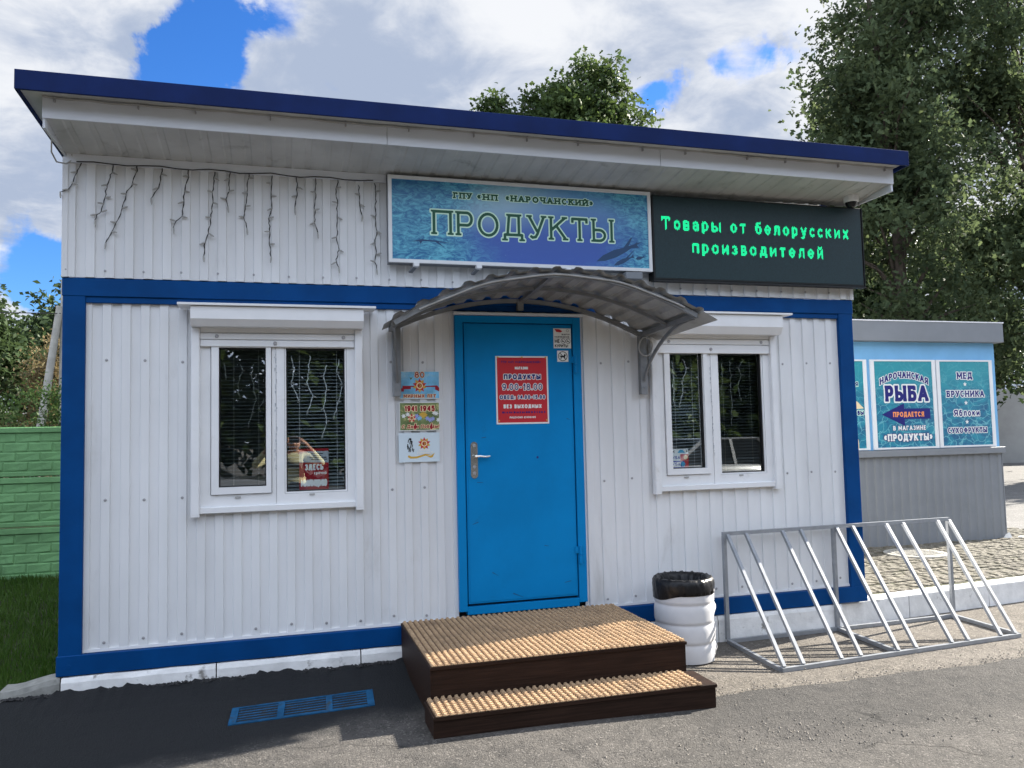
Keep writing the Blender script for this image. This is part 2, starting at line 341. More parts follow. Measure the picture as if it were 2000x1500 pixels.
# ------------------------------------------------------------------ lettering: strokes -> signed distance -> polygons
def arc(cx, cy, rx, ry, a0, a1, n=14):
    return [(cx+rx*math.cos(R(a0+(a1-a0)*k/n)), cy+ry*math.sin(R(a0+(a1-a0)*k/n))) for k in range(n+1)]
def bowl(x0, x1, y0, y1, n=10):
    ym = (y0+y1)/2; xr = min((y1-y0)/2*1.2, (x1-x0)*.62)
    return [(x0, y1)] + arc(x1-xr, ym, xr, (y1-y0)/2, 90, -90, n) + [(x0, y0)]
G = {
 'П': (.78, [[(0,0),(0,1)],[(1,0),(1,1)],[(0,1),(1,1)]]), 'Г': (.62, [[(0,0),(0,1)],[(0,1),(1,1),(1,.82)]]),
 'Р': (.66, [[(0,0),(0,1)], bowl(0,1,.42,1)]), 'О': (.86, [arc(.5,.5,.5,.5,90,450,28)]), 'С': (.74, [arc(.52,.5,.52,.5,48,312,22)]),
 'Д': (.84, [[(.16,.1),(.26,1)],[(.82,1),(.82,.1)],[(.26,1),(.82,1)],[(0,-.14),(0,.08),(1,.08),(1,-.14)]]), 'У': (.74, [[(0,1),(.52,.32)],[(1,1),(.55,.18),(.42,.03),(.22,0),(.1,.06)]]),
 'К': (.74, [[(0,0),(0,1)],[(.95,1),(.04,.42)],[(.36,.62),(1,0)]]), 'Т': (.74, [[(.5,0),(.5,1)],[(0,.84),(0,1),(1,1),(1,.84)]]),
 'Ы': (.92, [[(0,0),(0,1)], bowl(0,.62,0,.52),[(1,0),(1,1)]]), 'Ь': (.64, [[(0,0),(0,1)], bowl(0,1,0,.52)]), 'Н': (.8, [[(0,0),(0,1)],[(1,0),(1,1)],[(0,.5),(1,.5)]]),
 'А': (.84, [[(0,0),(.46,1),(.54,1),(1,0)],[(.2,.32),(.8,.32)]]), 'Ч': (.72, [[(0,1),(0,.58),(.16,.42),(.4,.38),(1,.44)],[(1,0),(1,1)]]), 'И': (.8, [[(0,0),(0,1)],[(1,0),(1,1)],[(0,.06),(1,.94)]]),
 'Й': (.8, [[(0,0),(0,1)],[(1,0),(1,1)],[(0,.06),(1,.94)],[(.3,1.24),(.5,1.16),(.7,1.24)]]), 'Б': (.68, [[(0,0),(0,1)],[(0,1),(.92,1),(.92,.84)], bowl(0,1,0,.56)]), 'М': (.94, [[(0,0),(0,1)],[(1,0),(1,1)],[(0,1),(.5,.22),(1,1)]]),
 'Е': (.62, [[(0,0),(0,1)],[(0,1),(1,1)],[(0,.52),(.8,.52)],[(0,0),(1,0)]]), 'Х': (.76, [[(0,0),(1,1)],[(0,1),(1,0)]]), 'В': (.68, [[(0,0),(0,1)], bowl(0,.92,.52,1), bowl(0,1,0,.52)]),
 'З': (.66, [[(.05,.86)]+arc(.45,.75,.47,.25,130,-80,10)+arc(.45,.26,.53,.26,80,-150,12)]), 'Л': (.76, [[(0,.02),(.1,.06),(.2,.3),(.26,1)],[(.26,1),(1,1)],[(1,0),(1,1)]]), 'Ф': (.9, [[(.5,0),(.5,1)], arc(.5,.54,.5,.3,90,450,24)]),
 'Ц': (.8, [[(0,0),(0,1)],[(.84,0),(.84,1)],[(0,0),(1,0),(1,-.18)]]), 'Ю': (1.05, [[(0,0),(0,1)],[(0,.5),(.36,.5)], arc(.68,.5,.32,.5,90,450,26)]), 'Я': (.7, [[(1,0),(1,1)], [(1,1)]+arc(.45,.73,.45,.27,90,270,10)+[(1,.46)],[(.5,.46),(0,0)]]),
 '0': (.62, [arc(.5,.5,.5,.5,90,450,24)]), '1': (.34, [[(.9,0),(.9,1)],[(.9,1),(0,.74)]]), '2': (.6, [[(0,.8)]+arc(.5,.72,.5,.28,150,-20,10)+[(0,0),(1,0)]]), '3': (.6, [arc(.45,.75,.47,.25,140,-80,10)+arc(.45,.26,.53,.26,80,-150,12)]),
 '4': (.64, [[(.8,0),(.8,1)],[(.8,1),(0,.32)],[(0,.3),(1,.3)]]), '5': (.6, [[(.95,1),(.12,1),(.05,.54)]+arc(.45,.32,.53,.32,120,-150,14)]), '6': (.62, [[(.9,.92),(.4,.94),(.08,.6),(0,.34)], arc(.5,.31,.5,.31,90,450,20)]),
 '8': (.62, [arc(.5,.77,.38,.23,90,450,20), arc(.5,.26,.5,.26,90,450,20)]), '9': (.62, [arc(.5,.69,.5,.31,90,450,20),[(1,.66),(.9,.34),(.6,.06),(.12,.06)]]), '7': (.6, [[(0,1),(1,1),(.35,0)]]),
 '-': (.36, [[(0,.42),(1,.42)]]), '.': (.12, [[(.5,.0),(.5,.02)]]), ':': (.12, [[(.5,.0),(.5,.02)],[(.5,.6),(.5,.62)]]), '!': (.12, [[(.5,0),(.5,.02)],[(.5,.32),(.5,1)]]), '/': (.42, [[(0,0),(1,1)]]), ',': (.12, [[(.6,.03),(.3,-.14)]]),
 '«': (.5, [[(.45,.2),(0,.5),(.45,.8)],[(1,.2),(.55,.5),(1,.8)]]), '»': (.5, [[(0,.2),(.45,.5),(0,.8)],[(.55,.2),(1,.5),(.55,.8)]]), ' ': (.34, []),
 'V': (.8, [[(0,1),(.5,0),(1,1)]]), 'I': (.1, [[(.5,0),(.5,1)]]), 'S': (.64, [arc(.5,.74,.46,.26,40,250,12)+arc(.5,.26,.5,.27,80,-140,12)]), 'A': (.84, [[(0,0),(.5,1),(1,0)],[(.2,.32),(.8,.32)]]),
 'о': (.56, [arc(.5,.36,.5,.36,90,450,22)]), 'в': (.52, [[(0,0),(0,.72)], bowl(0,.92,.38,.72), bowl(0,1,0,.38)]), 'а': (.54, [arc(.45,.48,.45,.24,150,10,8)+[(.88,.1),(1,0)], arc(.42,.2,.42,.2,80,300,12)+[(.86,.12)],[(.42,.4),(.86,.42)]]),
 'р': (.54, [[(0,-.26),(0,.72)], arc(.48,.36,.5,.36,150,-150,16)]), 'ы': (.78, [[(0,0),(0,.72)], bowl(0,.6,0,.4),[(1,0),(1,.72)]]), 'т': (.54, [[(.5,0),(.5,.72)],[(0,.72),(1,.72)]]), 'б': (.56, [arc(.5,.32,.5,.32,90,450,20),[(0,.4),(.04,.7),(.25,.94),(.9,1)]]),
 'е': (.56, [[(0,.36),(1,.36)]+arc(.5,.36,.5,.36,0,310,20)]), 'л': (.56, [[(0,.0),(.14,.1),(.24,.72)],[(.24,.72),(1,.72)],[(1,0),(1,.72)]]), 'у': (.56, [[(0,.72),(.52,.06)],[(1,.72),(.5,-.12),(.3,-.24),(.1,-.24)]]), 'с': (.5, [arc(.54,.36,.54,.36,50,310,18)]),
 'к': (.54, [[(0,0),(0,.72)],[(.92,.72),(.04,.34)],[(.4,.46),(1,0)]]), 'и': (.56, [[(0,0),(0,.72)],[(1,0),(1,.72)],[(0,.06),(1,.66)]]), 'й': (.56, [[(0,0),(0,.72)],[(1,0),(1,.72)],[(0,.06),(1,.66)],[(.2,1.0),(.5,.88),(.8,1.0)]]), 'х': (.52, [[(0,0),(1,.72)],[(0,.72),(1,0)]]),
 'п': (.56, [[(0,0),(0,.72)],[(1,0),(1,.72)],[(0,.72),(1,.72)]]), 'з': (.48, [arc(.45,.53,.47,.19,140,-80,10)+arc(.45,.19,.53,.19,80,-150,12)]), 'д': (.62, [[(.18,.1),(.28,.72)],[(.82,.72),(.82,.1)],[(.28,.72),(.82,.72)],[(0,-.14),(0,.08),(1,.08),(1,-.14)]]), 'н': (.56, [[(0,0),(0,.72)],[(1,0),(1,.72)],[(0,.38),(1,.38)]]),
 'м': (.7, [[(0,0),(0,.72)],[(1,0),(1,.72)],[(0,.72),(.5,.16),(1,.72)]]), 'ч': (.54, [[(0,.72),(0,.44),(.2,.3),(1,.34)],[(1,0),(1,.72)]]), 'ж': (.8, [[(.5,0),(.5,.72)],[(0,.72),(.46,.36),(0,0)],[(1,.72),(.54,.36),(1,0)]]), 'ь': (.5, [[(0,0),(0,.72)], bowl(0,1,0,.4)]),
}
def layout(text, wt, serif, gap):
    """-> list of (segment a, b) in em units, total width; serif = slab half length"""
    segs = []; x = 0.0
    for ch in text:
        wd, strokes = G[ch]
        wd *= 1.0
        for st in strokes:
            pts = [(x + wt/2 + px*max(wd-wt, .01), wt/2 + py*(1-wt)) for px, py in st]
            for a, b in zip(pts[:-1], pts[1:]): segs.append((a, b))
            if serif:
                for e, nx in ((0, 1), (-1, -2)):
                    (px, py) = st[e]; (qx, qy) = pts[e]; dx = abs(pts[nx][0]-qx); dy = abs(pts[nx][1]-qy)
                    if (py < .03 or abs(py-1) < .01 or abs(py-.72) < .01) and dy > .12 and len(st) < 6:
                        lo, hi = qx-serif, qx+serif
                        segs.append(((lo, qy-(wt*.14 if py < .1 else -wt*.14)), (hi, qy-(wt*.14 if py < .1 else -wt*.14)), .72))
        x += wd + gap
    return segs, x-gap
def text(mb, s, x0, x1, z0, h, y, wt=.17, serif=0.0, gap=.12, halo=0.0, res=24, slant=0.0, arch=None, center=None, shift=(0, 0)):
    """letters fitted between x0 and x1 (or centred with natural width), baseline z0, cap height h, drawn in the plane y"""
    segs, W = layout(s, wt, serif, gap)
    if x1 is None: x1 = x0 + W*h
    if center is not None: x0, x1 = center-(W*h)/2, center+(W*h)/2
    sx = (x1-x0)/W
    pad = halo + .12
    xs = np.arange(-pad*h/max(sx, 1e-6)-.05, W+pad*h/max(sx, 1e-6)+.05, 1/res*h/sx); zs = np.arange(-.36-halo, 1.34+halo, 1/res)
    X, Z = np.meshgrid(xs, zs)
    F = np.full(X.shape, 9.0); k = sx/h      # distances measured with the x stretch applied
    for sg in segs:
        (ax, az), (bx, bz) = sg[0], sg[1]; hw = (wt if len(sg) < 3 else wt*sg[2])/2
        ax *= k; bx *= k
        i0 = np.searchsorted(xs*k, min(ax, bx)-hw-pad); i1 = np.searchsorted(xs*k, max(ax, bx)+hw+pad)
        Xs = X[:, i0:i1]*k; Zs = Z[:, i0:i1]
        L = math.hypot(bx-ax, bz-az)+1e-9; ux, uz = (bx-ax)/L, (bz-az)/L
        mx_, mz_ = (ax+bx)/2, (az+bz)/2
        lx = np.abs((Xs-mx_)*ux+(Zs-mz_)*uz)-L/2-hw*.55; lz = np.abs(-(Xs-mx_)*uz+(Zs-mz_)*ux)-hw
        d = np.maximum(lx, lz); o = np.hypot(np.maximum(lx, 0), np.maximum(lz, 0)); d = np.where(d > 0, o, d)
        F[:, i0:i1] = np.minimum(F[:, i0:i1], d)
    F -= halo
    ins = F < 0
    def place(u, v):
        px = x0+u*sx+(v*slant*h); pz = z0+v*h
        if arch:
            cx = (x0+x1)/2; tt = (px-cx)/((x1-x0)/2); pz -= arch*tt*tt
        return (px+shift[0], y, pz+shift[1])
    nz, nx = F.shape
    for j in range(nz-1):
        i = 0; row0 = ins[j]; row1 = ins[j+1]
        cnt = row0[:-1].astype(int)+row0[1:]+row1[:-1]+row1[1:]
        nzi = np.nonzero(cnt)[0]
        p = 0
        while p < len(nzi):
            i = nzi[p]
            if cnt[i] == 4:
                q = p
                while q+1 < len(nzi) and nzi[q+1] == nzi[q]+1 and cnt[nzi[q+1]] == 4 and not (arch and q-p > 3): q += 1
                e = nzi[q]+1
                mb.add([place(xs[i], zs[j]), place(xs[e], zs[j]), place(xs[e], zs[j+1]), place(xs[i], zs[j+1])], [(0,1,2,3)])
                p = q+1; continue
            cs = [(i, j), (i+1, j), (i+1, j+1), (i, j+1)]; poly = []
            for c in range(4):
                (ia, ja), (ib, jb) = cs[c], cs[(c+1) % 4]; fa, fb = F[ja, ia], F[jb, ib]
                if fa < 0: poly.append(place(xs[ia], zs[ja]))
                if (fa < 0) != (fb < 0):
                    tt = fa/(fa-fb); poly.append(place(xs[ia]+(xs[ib]-xs[ia])*tt, zs[ja]+(zs[jb]-zs[ja])*tt))
            if len(poly) >= 3: mb.add(poly, [tuple(range(len(poly)))])
            p += 1
    return mb
def words(parent, items, y, name='lettering'):
    """items: (mat key, list of text() kwargs); each colour becomes one part"""
    for k, (mk, lst) in enumerate(items):
        mb = MB()
        for kw in lst: text(mb, y=y-.0007*k, **kw)
        mb.build(name, M[mk], parent)
def star(cx, cz, r, r2, n=5, a0=90):
    return [(cx+(r if k % 2 == 0 else r2)*math.cos(R(a0+180/n*k)), cz+(r if k % 2 == 0 else r2)*math.sin(R(a0+180/n*k))) for k in range(2*n)]
def sickle(mb, cx, cz, r, y):
    pts = arc(cx, cz, r, r, 150, -100, 16); inn = arc(cx-.1*r, cz+.05*r, r*.72, r*.72, 145, -100, 16)
    for a, b, c, d in zip(pts[:-1], pts[1:], inn[1:], inn[:-1]): mb.flat([a, b, c, d], y)
    mb.flat([(cx-.55*r, cz-.85*r), (cx-.35*r, cz-1.0*r), (cx+.55*r, cz+.25*r), (cx+.35*r, cz+.42*r)], y-.0002)
    mb.flat([(cx+.15*r, cz+.62*r), (cx+.0*r, cz+.4*r), (cx+.62*r, cz+.0*r), (cx+.8*r, cz+.2*r)], y-.0004)

# ------------------------------------------------------------------ ground
def sm(t): t = min(1, max(0, t)); return t*t*(3-2*t)
def gz(x, y):
    z = -.15 - .05*sm((x-2.5)/2.5)
    if x < 2.6 and y > -1.5: z += .04*math.exp(-((y+.05)/.35)**2)*sm((2.6-x)/.5)
    return z
def wob(x, s=1.0):
    return s*(.5*math.sin(3.1*x+.4)+.3*math.sin(7.7*x+1.9)+.35*math.sin(17.3*x)+.25*math.sin(41*x+.7)+.2*math.sin(83*x+2))
def groundmat(name, c1, c2, c3, sc, bump, speck, rough=.85, patch=None, spec=.4):
    m = bpy.data.materials.new(name); m.use_nodes = True; t = NT(m.node_tree); b = t.n['Principled BSDF']; b.inputs['Roughness'].default_value = rough
    b.inputs['Specular IOR Level'].default_value = spec
    ob = t.node('ShaderNodeTexCoord').outputs['Object']
    big = t.remap(t.noise(ob, .9, 6, .6, .4), .35, .66); mid = t.noise(ob, sc, 6, .7)
    c = t.mix(big, c1, c2); c = t.mix(t.remap(mid, .42, .72), c, c3)
    vo = t.node('ShaderNodeTexVoronoi'); t.l.new(ob, vo.inputs['Vector']); vo.inputs['Scale'].default_value = speck
    vs = t.node('ShaderNodeSeparateColor'); t.l.new(vo.outputs['Color'], vs.inputs[0])
    c = t.mix(t.remap(vs.outputs[0], .84, .98, 0, .5), c, tuple(min(.6, x*2.3) for x in c2))
    c = t.mix(t.remap(vs.outputs[1], .82, .97, 0, .6), c, tuple(x*.35 for x in c1))
    if patch: c = patch(t, ob, c)
    t.l.new(c, b.inputs['Base Color'])
    h = t.math('ADD', t.math('MULTIPLY', t.math('SUBTRACT', 1.0, vo.outputs['Distance']), .35), t.noise(ob, sc*5, 6, .75))
    h = t.math('ADD', h, t.math('MULTIPLY', t.noise(ob, 6, 4, .6), 1.2))
    bn = t.node('ShaderNodeBump'); bn.inputs['Distance'].default_value = bump; t.l.new(h, bn.inputs['Height']); t.l.new(bn.outputs[0], b.inputs['Normal'])
    return m
def tarshade(t, ob, c):
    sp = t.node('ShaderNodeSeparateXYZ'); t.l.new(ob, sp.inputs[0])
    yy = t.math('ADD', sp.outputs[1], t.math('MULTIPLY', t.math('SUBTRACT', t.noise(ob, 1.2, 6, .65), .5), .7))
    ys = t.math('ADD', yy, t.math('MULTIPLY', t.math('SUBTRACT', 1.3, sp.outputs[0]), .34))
    a = t.math('MULTIPLY', t.remap(ys, -1.40, -1.02), t.remap(sp.outputs[0], 2.9, 2.2))      # new tar along the plinth, its tone and edge painting in the shop's shadow
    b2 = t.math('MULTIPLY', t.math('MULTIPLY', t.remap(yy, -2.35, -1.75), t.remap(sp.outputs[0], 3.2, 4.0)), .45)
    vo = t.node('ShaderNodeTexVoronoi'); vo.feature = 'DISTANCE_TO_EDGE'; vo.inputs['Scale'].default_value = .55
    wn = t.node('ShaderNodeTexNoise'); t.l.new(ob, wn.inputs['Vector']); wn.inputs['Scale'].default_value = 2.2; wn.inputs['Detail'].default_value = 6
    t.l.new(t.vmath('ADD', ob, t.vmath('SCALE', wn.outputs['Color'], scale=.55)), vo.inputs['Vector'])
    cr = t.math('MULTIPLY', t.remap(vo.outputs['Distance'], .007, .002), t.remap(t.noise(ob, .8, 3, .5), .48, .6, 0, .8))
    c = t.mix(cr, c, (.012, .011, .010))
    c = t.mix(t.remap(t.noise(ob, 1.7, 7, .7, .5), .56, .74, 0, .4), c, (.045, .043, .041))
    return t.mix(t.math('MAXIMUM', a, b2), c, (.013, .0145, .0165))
M['asphalt'] = groundmat('asphalt', (.080, .075, .069), (.108, .10, .092), (.056, .053, .05), 9, .014, 110, .85, tarshade, .25)
M['oldground'] = groundmat('sandy_asphalt', (.118, .104, .086), (.155, .138, .118), (.078, .069, .06), 12, .012, 90, .9)
M['road'] = groundmat('road_asphalt', (.13, .127, .123), (.155, .15, .146), (.11, .11, .106), 3, .006, 60, .9)
M['soil'] = groundmat('lawn_soil', (.03, .04, .014), (.04, .06, .02), (.05, .042, .028), 6, .02, 40, .95)

def grid(xs, ys, fz, name, m, parent=None, smooth=True):
    mb = MB(); nx = len(xs)
    for yv in ys:
        for xv in xs: mb.v.append((xv, yv, fz(xv, yv)))
    for j in range(len(ys)-1):
        for i in range(nx-1): mb.f.append((j*nx+i, j*nx+i+1, (j+1)*nx+i+1, (j+1)*nx+i))
    return mb.build(name, m, parent, smooth=smooth)
xs = [-600, -200, -60, -25, -12]+list(np.arange(-8, 14, .25))+[16, 20, 30, 60, 200, 600]
ys = [-600, -200, -60, -25, -14]+list(np.arange(-9, 4, .25))+[5, 7, 10, 16, 30, 60, 200, 600]
tag(grid(xs, ys, lambda x, y: gz(x, y)-.006 - (.02 if x < -.3 and y > .1 else 0), 'ground', M['oldground']), kind='structure')

EDGE = [(3.70, -1.22), (3.83, -1.25), (4.18, -1.20), (4.68, -1.225), (5.26, -1.195), (5.86, -1.21), (6.33, -1.18), (8, -1.0), (16, 0), (80, 8)]
def ytop(x):
    if x < 2.15: return -.050 + wob(x, .020) + .012*math.sin(x*2.3+1)
    a = -.04 + (-1.26+.04)*sm((x-2.15)/.35)
    if x < 3.70: return a
    for (x0, y0), (x1, y1) in zip(EDGE[:-1], EDGE[1:]):
        if x <= x1: return y0+(y1-y0)*(x-x0)/(x1-x0)+wob(x*.9, .016)
    return 8
mb = MB(); cols = [-80, -30, -14, -8, -5]+list(np.arange(-3, 9, .025))+list(np.arange(9, 16, .25))+[20, 40, 80]
ts = [0, .0, .012, .03, .06, .1, .17, .27, .4, .6, 1.0]
for x in cols:
    yt = ytop(x)
    if x < -.30: yt = min(yt, -.05 - .35*sm((-x-.3)/1.2) + wob(x*1.7, .05))
    lump = .012+max(-.012, wob(x*1.9+4, .022)) if x < 2.2 else 0.0
    for k, tt in enumerate(ts):
        if k == 0: mb.v.append((x, yt+.006, gz(x, yt)-.03))
        else:
            y = yt - tt*12 if tt < .9 else -80
            mb.v.append((x, y, gz(x, y) + .008 + (lump if k == 1 else lump*.5 if k == 2 else 0)))
n = len(ts)
for i in range(len(cols)-1):
    for k in range(n-1): mb.f.append((i*n+k, (i+1)*n+k, (i+1)*n+k+1, i*n+k+1))
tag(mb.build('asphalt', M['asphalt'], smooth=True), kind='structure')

# loose stones along the torn edge of the asphalt and on the yard
mb = MB()
def pebble(x, y, z, r):
    bm = []
    for d in ((1,0,0),(-1,0,0),(0,1,0),(0,-1,0),(0,0,1),(0,0,-.6)):
        q = r*random.uniform(.6, 1.2); bm.append((x+d[0]*q, y+d[1]*q, z+d[2]*q*.7))
    mb.add(bm, [(0,2,4),(2,1,4),(1,3,4),(3,0,4),(2,0,5),(1,2,5),(3,1,5),(0,3,5)])
for k in range(900):
    x = random.uniform(2.4, 9.5); y = ytop(x)+random.gauss(.03, .05); pebble(x, y, gz(x, y)+.004, random.uniform(.003, .011))
for k in range(700):
    x = random.uniform(3.6, 7.6); y = random.uniform(-1.3, -.15); pebble(x, y, gz(x, y), random.uniform(.002, .007))
for k in range(260):
    x = random.gauss(4.0, .5); y = random.gauss(-1.95, .12); pebble(x, y, gz(x, y)+.01, random.uniform(.003, .010))
for k in range(110):
    x = random.uniform(2.2, 7); y = random.uniform(-3.4, -.6)
    if not (2 < x < 3.8 and y > -1.5): pebble(x, y, gz(x, y)+.01, random.uniform(.003, .010))
M['gravel'] = mat('gravel_stone', (.2, .18, .155), .9, var=.5, vscale=30)
M['tarlump'] = mat('tar_lump', (.03, .03, .031), .8)
tag(mb.build('gravel', M['gravel']), label=None, kind='stuff')
mb = MB()
for k in range(900):
    x = random.uniform(-.3, 2.1); y = ytop(x)+random.gauss(-.012, .022); pebble(x, y, gz(x, y)+.014, random.uniform(.005, .015))
tag(mb.build('gravel', M['tarlump']), kind='stuff')

# cobbled pavement between shop and kiosk
M['cobble'] = groundmat('cobble_stone', (.125, .113, .092), (.175, .16, .132), (.095, .092, .062), 10, .008, 45, .9)
M['joint'] = groundmat('mossy_joint', (.05, .055, .03), (.07, .075, .035), (.09, .08, .06), 9, .01, 60, .95)
kx = lambda x: .045 + .105*(x-6.03)      # front line of the kerb
pv_x1 = 11.2
mb = MB(); mb.add([(6.0, kx(6.0)+.1, -.012), (pv_x1, kx(pv_x1)+.1, -.012), (pv_x1, 2.9, -.012), (6.0, 5.0, -.012)], [(0,1,2,3)])
pav = mb.build('pavement', M['joint']); tag(pav, kind='structure')
mb = MB(); yy = .05; row = 0
while yy < 3.0:
    dy = random.uniform(.085, .105); xx = 5.95 + random.uniform(0, .08)
    while xx < pv_x1-.1:
        dx = random.uniform(.085, .15); cy = yy + .03*math.sin(xx*2.2+row) + .25*(xx-6)*.1
        if cy > kx(xx)+.115 and not (math.hypot((xx+dx/2-8.2), (cy+dy/2-1.83)) < .34) and xx > 6.02:
            g = .008; h = random.uniform(-.004, .007); j = lambda: random.uniform(-.009, .009)
            b0 = [(xx+g+j(), cy+g+j()), (xx+dx-g+j(), cy+g+j()), (xx+dx-g+j(), cy+dy-g+j()), (xx+g+j(), cy+dy-g+j())]
            mx0 = sum(q[0] for q in b0)/4; my0 = sum(q[1] for q in b0)/4
            t1 = [(mx0+(q[0]-mx0)*.72, my0+(q[1]-my0)*.72, h+random.uniform(-.003, .003)) for q in b0]
            vs = [(q[0], q[1], -.016) for q in b0]+[(q[0], q[1], h-.006) for q in b0]+t1
            mb.add(vs, [(0,1,5,4),(1,2,6,5),(2,3,7,6),(3,0,4,7),(4,5,9,8),(5,6,10,9),(6,7,11,10),(7,4,8,11),(8,9,10,11)])
        xx += dx
    yy += dy; row += 1
tag(mb.build('cobbles', M['cobble']), kind='structure')
# kerb along the pavement, whitewashed
def kerbstone(x0, x1, name='kerb'):
    mb = MB(); g = .004; a, b = x0+g, x1-g
    pr = [(0, -.32), (0, -.02), (.015, .0), (.1, .0), (.1, -.32)]
    N = 8; vs = []
    for k in range(N+1):
        x = a+(b-a)*k/N
        for q, (dy, z) in enumerate(pr): vs.append((x, kx(x)+dy+random.uniform(-.002, .002), z+random.uniform(-.003, .002)))
    fs = []
    for k in range(N):
        for q in range(4): fs.append((k*5+q, (k+1)*5+q, (k+1)*5+q+1, k*5+q+1))
    fs += [(0,1,2,3,4), tuple(N*5+q for q in (4,3,2,1,0))]
    mb.add(vs, fs); return tag(mb.build(name, M['plinth']), kind='structure')
kb = [5.75, 6.53, 7.5, 8.5, 9.5, 10.5, 11.3]
for a, b in zip(kb[:-1], kb[1:]): kerbstone(a, b)
mb = MB(); mb.bar((11.25, .62, -.09), (10.35, 2.42, -.09), .1, .2); mb.bar((10.35, 2.42, -.09), (14, 3.6, -.09), .1, .16)
tag(mb.build('kerb', M['plinth']), kind='structure')
mb = MB(); mb.add([(11.4, -3, -.185), (60, -8, -.185), (80, 40, -.185), (10.9, 40, -.185), (10.6, 2.75, -.185)], [(0,1,2,3,4)])
tag(mb.build('road', M['road']), kind='structure')

# lawn at the left side of the shop, rising to the fence
def lz(x, y): return -.115 + .23*sm((y+.1)/3.3) + .01*math.sin(3*x+2*y)
xs = list(np.arange(-6, .3, .2)); ys = list(np.arange(.04, 12, .2))
mb = MB()
tag(grid(xs, ys, lz, 'lawn', M['soil']), kind='structure')
def blades(n, fx, name, m):
    V = np.zeros((n, 4, 3)); 
    for i in range(n):
        x, y = fx(); z = lz(x, y); a = random.uniform(0, 6.28); h = random.uniform(.03, .085); b_ = random.uniform(-.03, .03); c_ = random.uniform(-.03, .03)
        ww = .0045; dx, dy = math.cos(a)*ww, math.sin(a)*ww
        V[i] = [(x-dx, y-dy, z-.005), (x+dx, y+dy, z-.005), (x+dx*.6+b_*.5, y+dy*.6+c_*.5, z+h*.6), (x+b_, y+c_, z+h)]
    me = bpy.data.meshes.new(name); me.vertices.add(n*4); me.vertices.foreach_set('co', V.reshape(-1))
    me.loops.add(n*4); me.loops.foreach_set('vertex_index', np.arange(n*4, dtype=np.int32)); me.polygons.add(n)
    me.polygons.foreach_set('loop_start', np.arange(0, n*4, 4, dtype=np.int32)); me.update(calc_edges=True); me.validate(); me.materials.append(m)
    o = bpy.data.objects.new(name, me); COL.objects.link(o); return o
def leafmat(name, cols, trans=.5, rough=.45):
    m = bpy.data.materials.new(name); m.use_nodes = True; t = NT(m.node_tree); t.n.clear(); out = t.node('ShaderNodeOutputMaterial')
    geo = t.node('ShaderNodeNewGeometry'); rp = t.node('ShaderNodeValToRGB'); t.l.new(geo.outputs['Random Per Island'], rp.inputs[0])
    el = rp.color_ramp.elements
    while len(el) < len(cols): el.new(.5)
    for i, c in enumerate(cols): el[i].position = i/(len(cols)-1); el[i].color = (*c, 1)
    ob = t.node('ShaderNodeTexCoord').outputs['Object']
    c = t.mix(t.remap(t.noise(ob, .55, 3, .6), .35, .68, 0, .55), rp.outputs[0], tuple(x*1.45 for x in cols[-1]))
    pb = t.node('ShaderNodeBsdfPrincipled'); t.l.new(c, pb.inputs['Base Color']); pb.inputs['Roughness'].default_value = rough; pb.inputs['Specular IOR Level'].default_value = .12
    tl = t.node('ShaderNodeBsdfTranslucent'); hs = t.node('ShaderNodeHueSaturation'); hs.inputs['Value'].default_value = 1.35; hs.inputs['Saturation'].default_value = 1.1; hs.inputs['Hue'].default_value = .485
    t.l.new(c, hs.inputs['Color']); t.l.new(hs.outputs[0], tl.inputs[0])
    mx = t.node('ShaderNodeMixShader'); mx.inputs[0].default_value = trans; t.l.new(pb.outputs[0], mx.inputs[1]); t.l.new(tl.outputs[0], mx.inputs[2]); t.l.new(mx.outputs[0], out.inputs[0])
    return m
M['grass'] = leafmat('grass_blade', [(.03, .075, .012), (.045, .10, .018), (.07, .12, .03)], .3)
def glawn():
    while True:
        x = random.uniform(-2.6, .02); y = .1 + 3.3*random.random()**1.3
        if not (x > -.33 and y < .16): return x, y
tag(blades(26000, glawn, 'grass', M['grass']), kind='stuff')

# ------------------------------------------------------------------ the shop
shop = thing('shop', 'white ribbed metal container shop with blue frame and dark blue mono-pitch roof edge', 'shop', (3, 0, 0))
L, H, DEP = 6.0, 2.514, 3.2
def ribs(x0, x1, z0, z1, y, mb, pitch=.115, d=.012, ph=0.0, zcut=None):
    prof = [(0, 0), (.050, 0), (.055, d), (.110, d), (.115, 0)]
    pts = []
    k0 = int(math.floor((x0-ph)/pitch))-1
    for k in range(k0, int((x1-ph)/pitch)+2):
        for u, dd in prof[:-1]: pts.append((ph+k*pitch+u, dd))
    def at(x):
        for (a, da), (b, db) in zip(pts[:-1], pts[1:]):
            if a <= x <= b: return da+(db-da)*(x-a)/(b-a+1e-9)
        return 0
    px = [(x0, at(x0))]+[p_ for p_ in pts if x0 < p_[0] < x1]+[(x1, at(x1))]
    o = len(mb.v)
    for x, dd in px:
        mb.v.append((x, y+dd, z0)); mb.v.append((x, y+dd, z1))
    for i in range(len(px)-1): mb.f.append((o+2*i, o+2*i+2, o+2*i+3, o+2*i+1))
def screwset(pts, y, par, r=.0065):
    for x, z in pts:
        m_ = MB(); screws(m_, [(x, z)], y, r); m_.build('screw', M['screw'], par)
def screws(mb, pts, y, r=.0065):
    for x, z in pts:
        mb.lathe([(r*1.5, 0), (r*1.5, -.0015), (r, -.002), (r*.9, -.006), (0.0001, -.0065)], (x, y, z), 8, 'y')
mb = MB(); YS = .006
O1 = (.80, 1.885, .965, 2.32); O2 = (4.12, 5.20, .97, 2.33); DO = (2.56, 3.53)
ZB, ZT = .145, 2.362
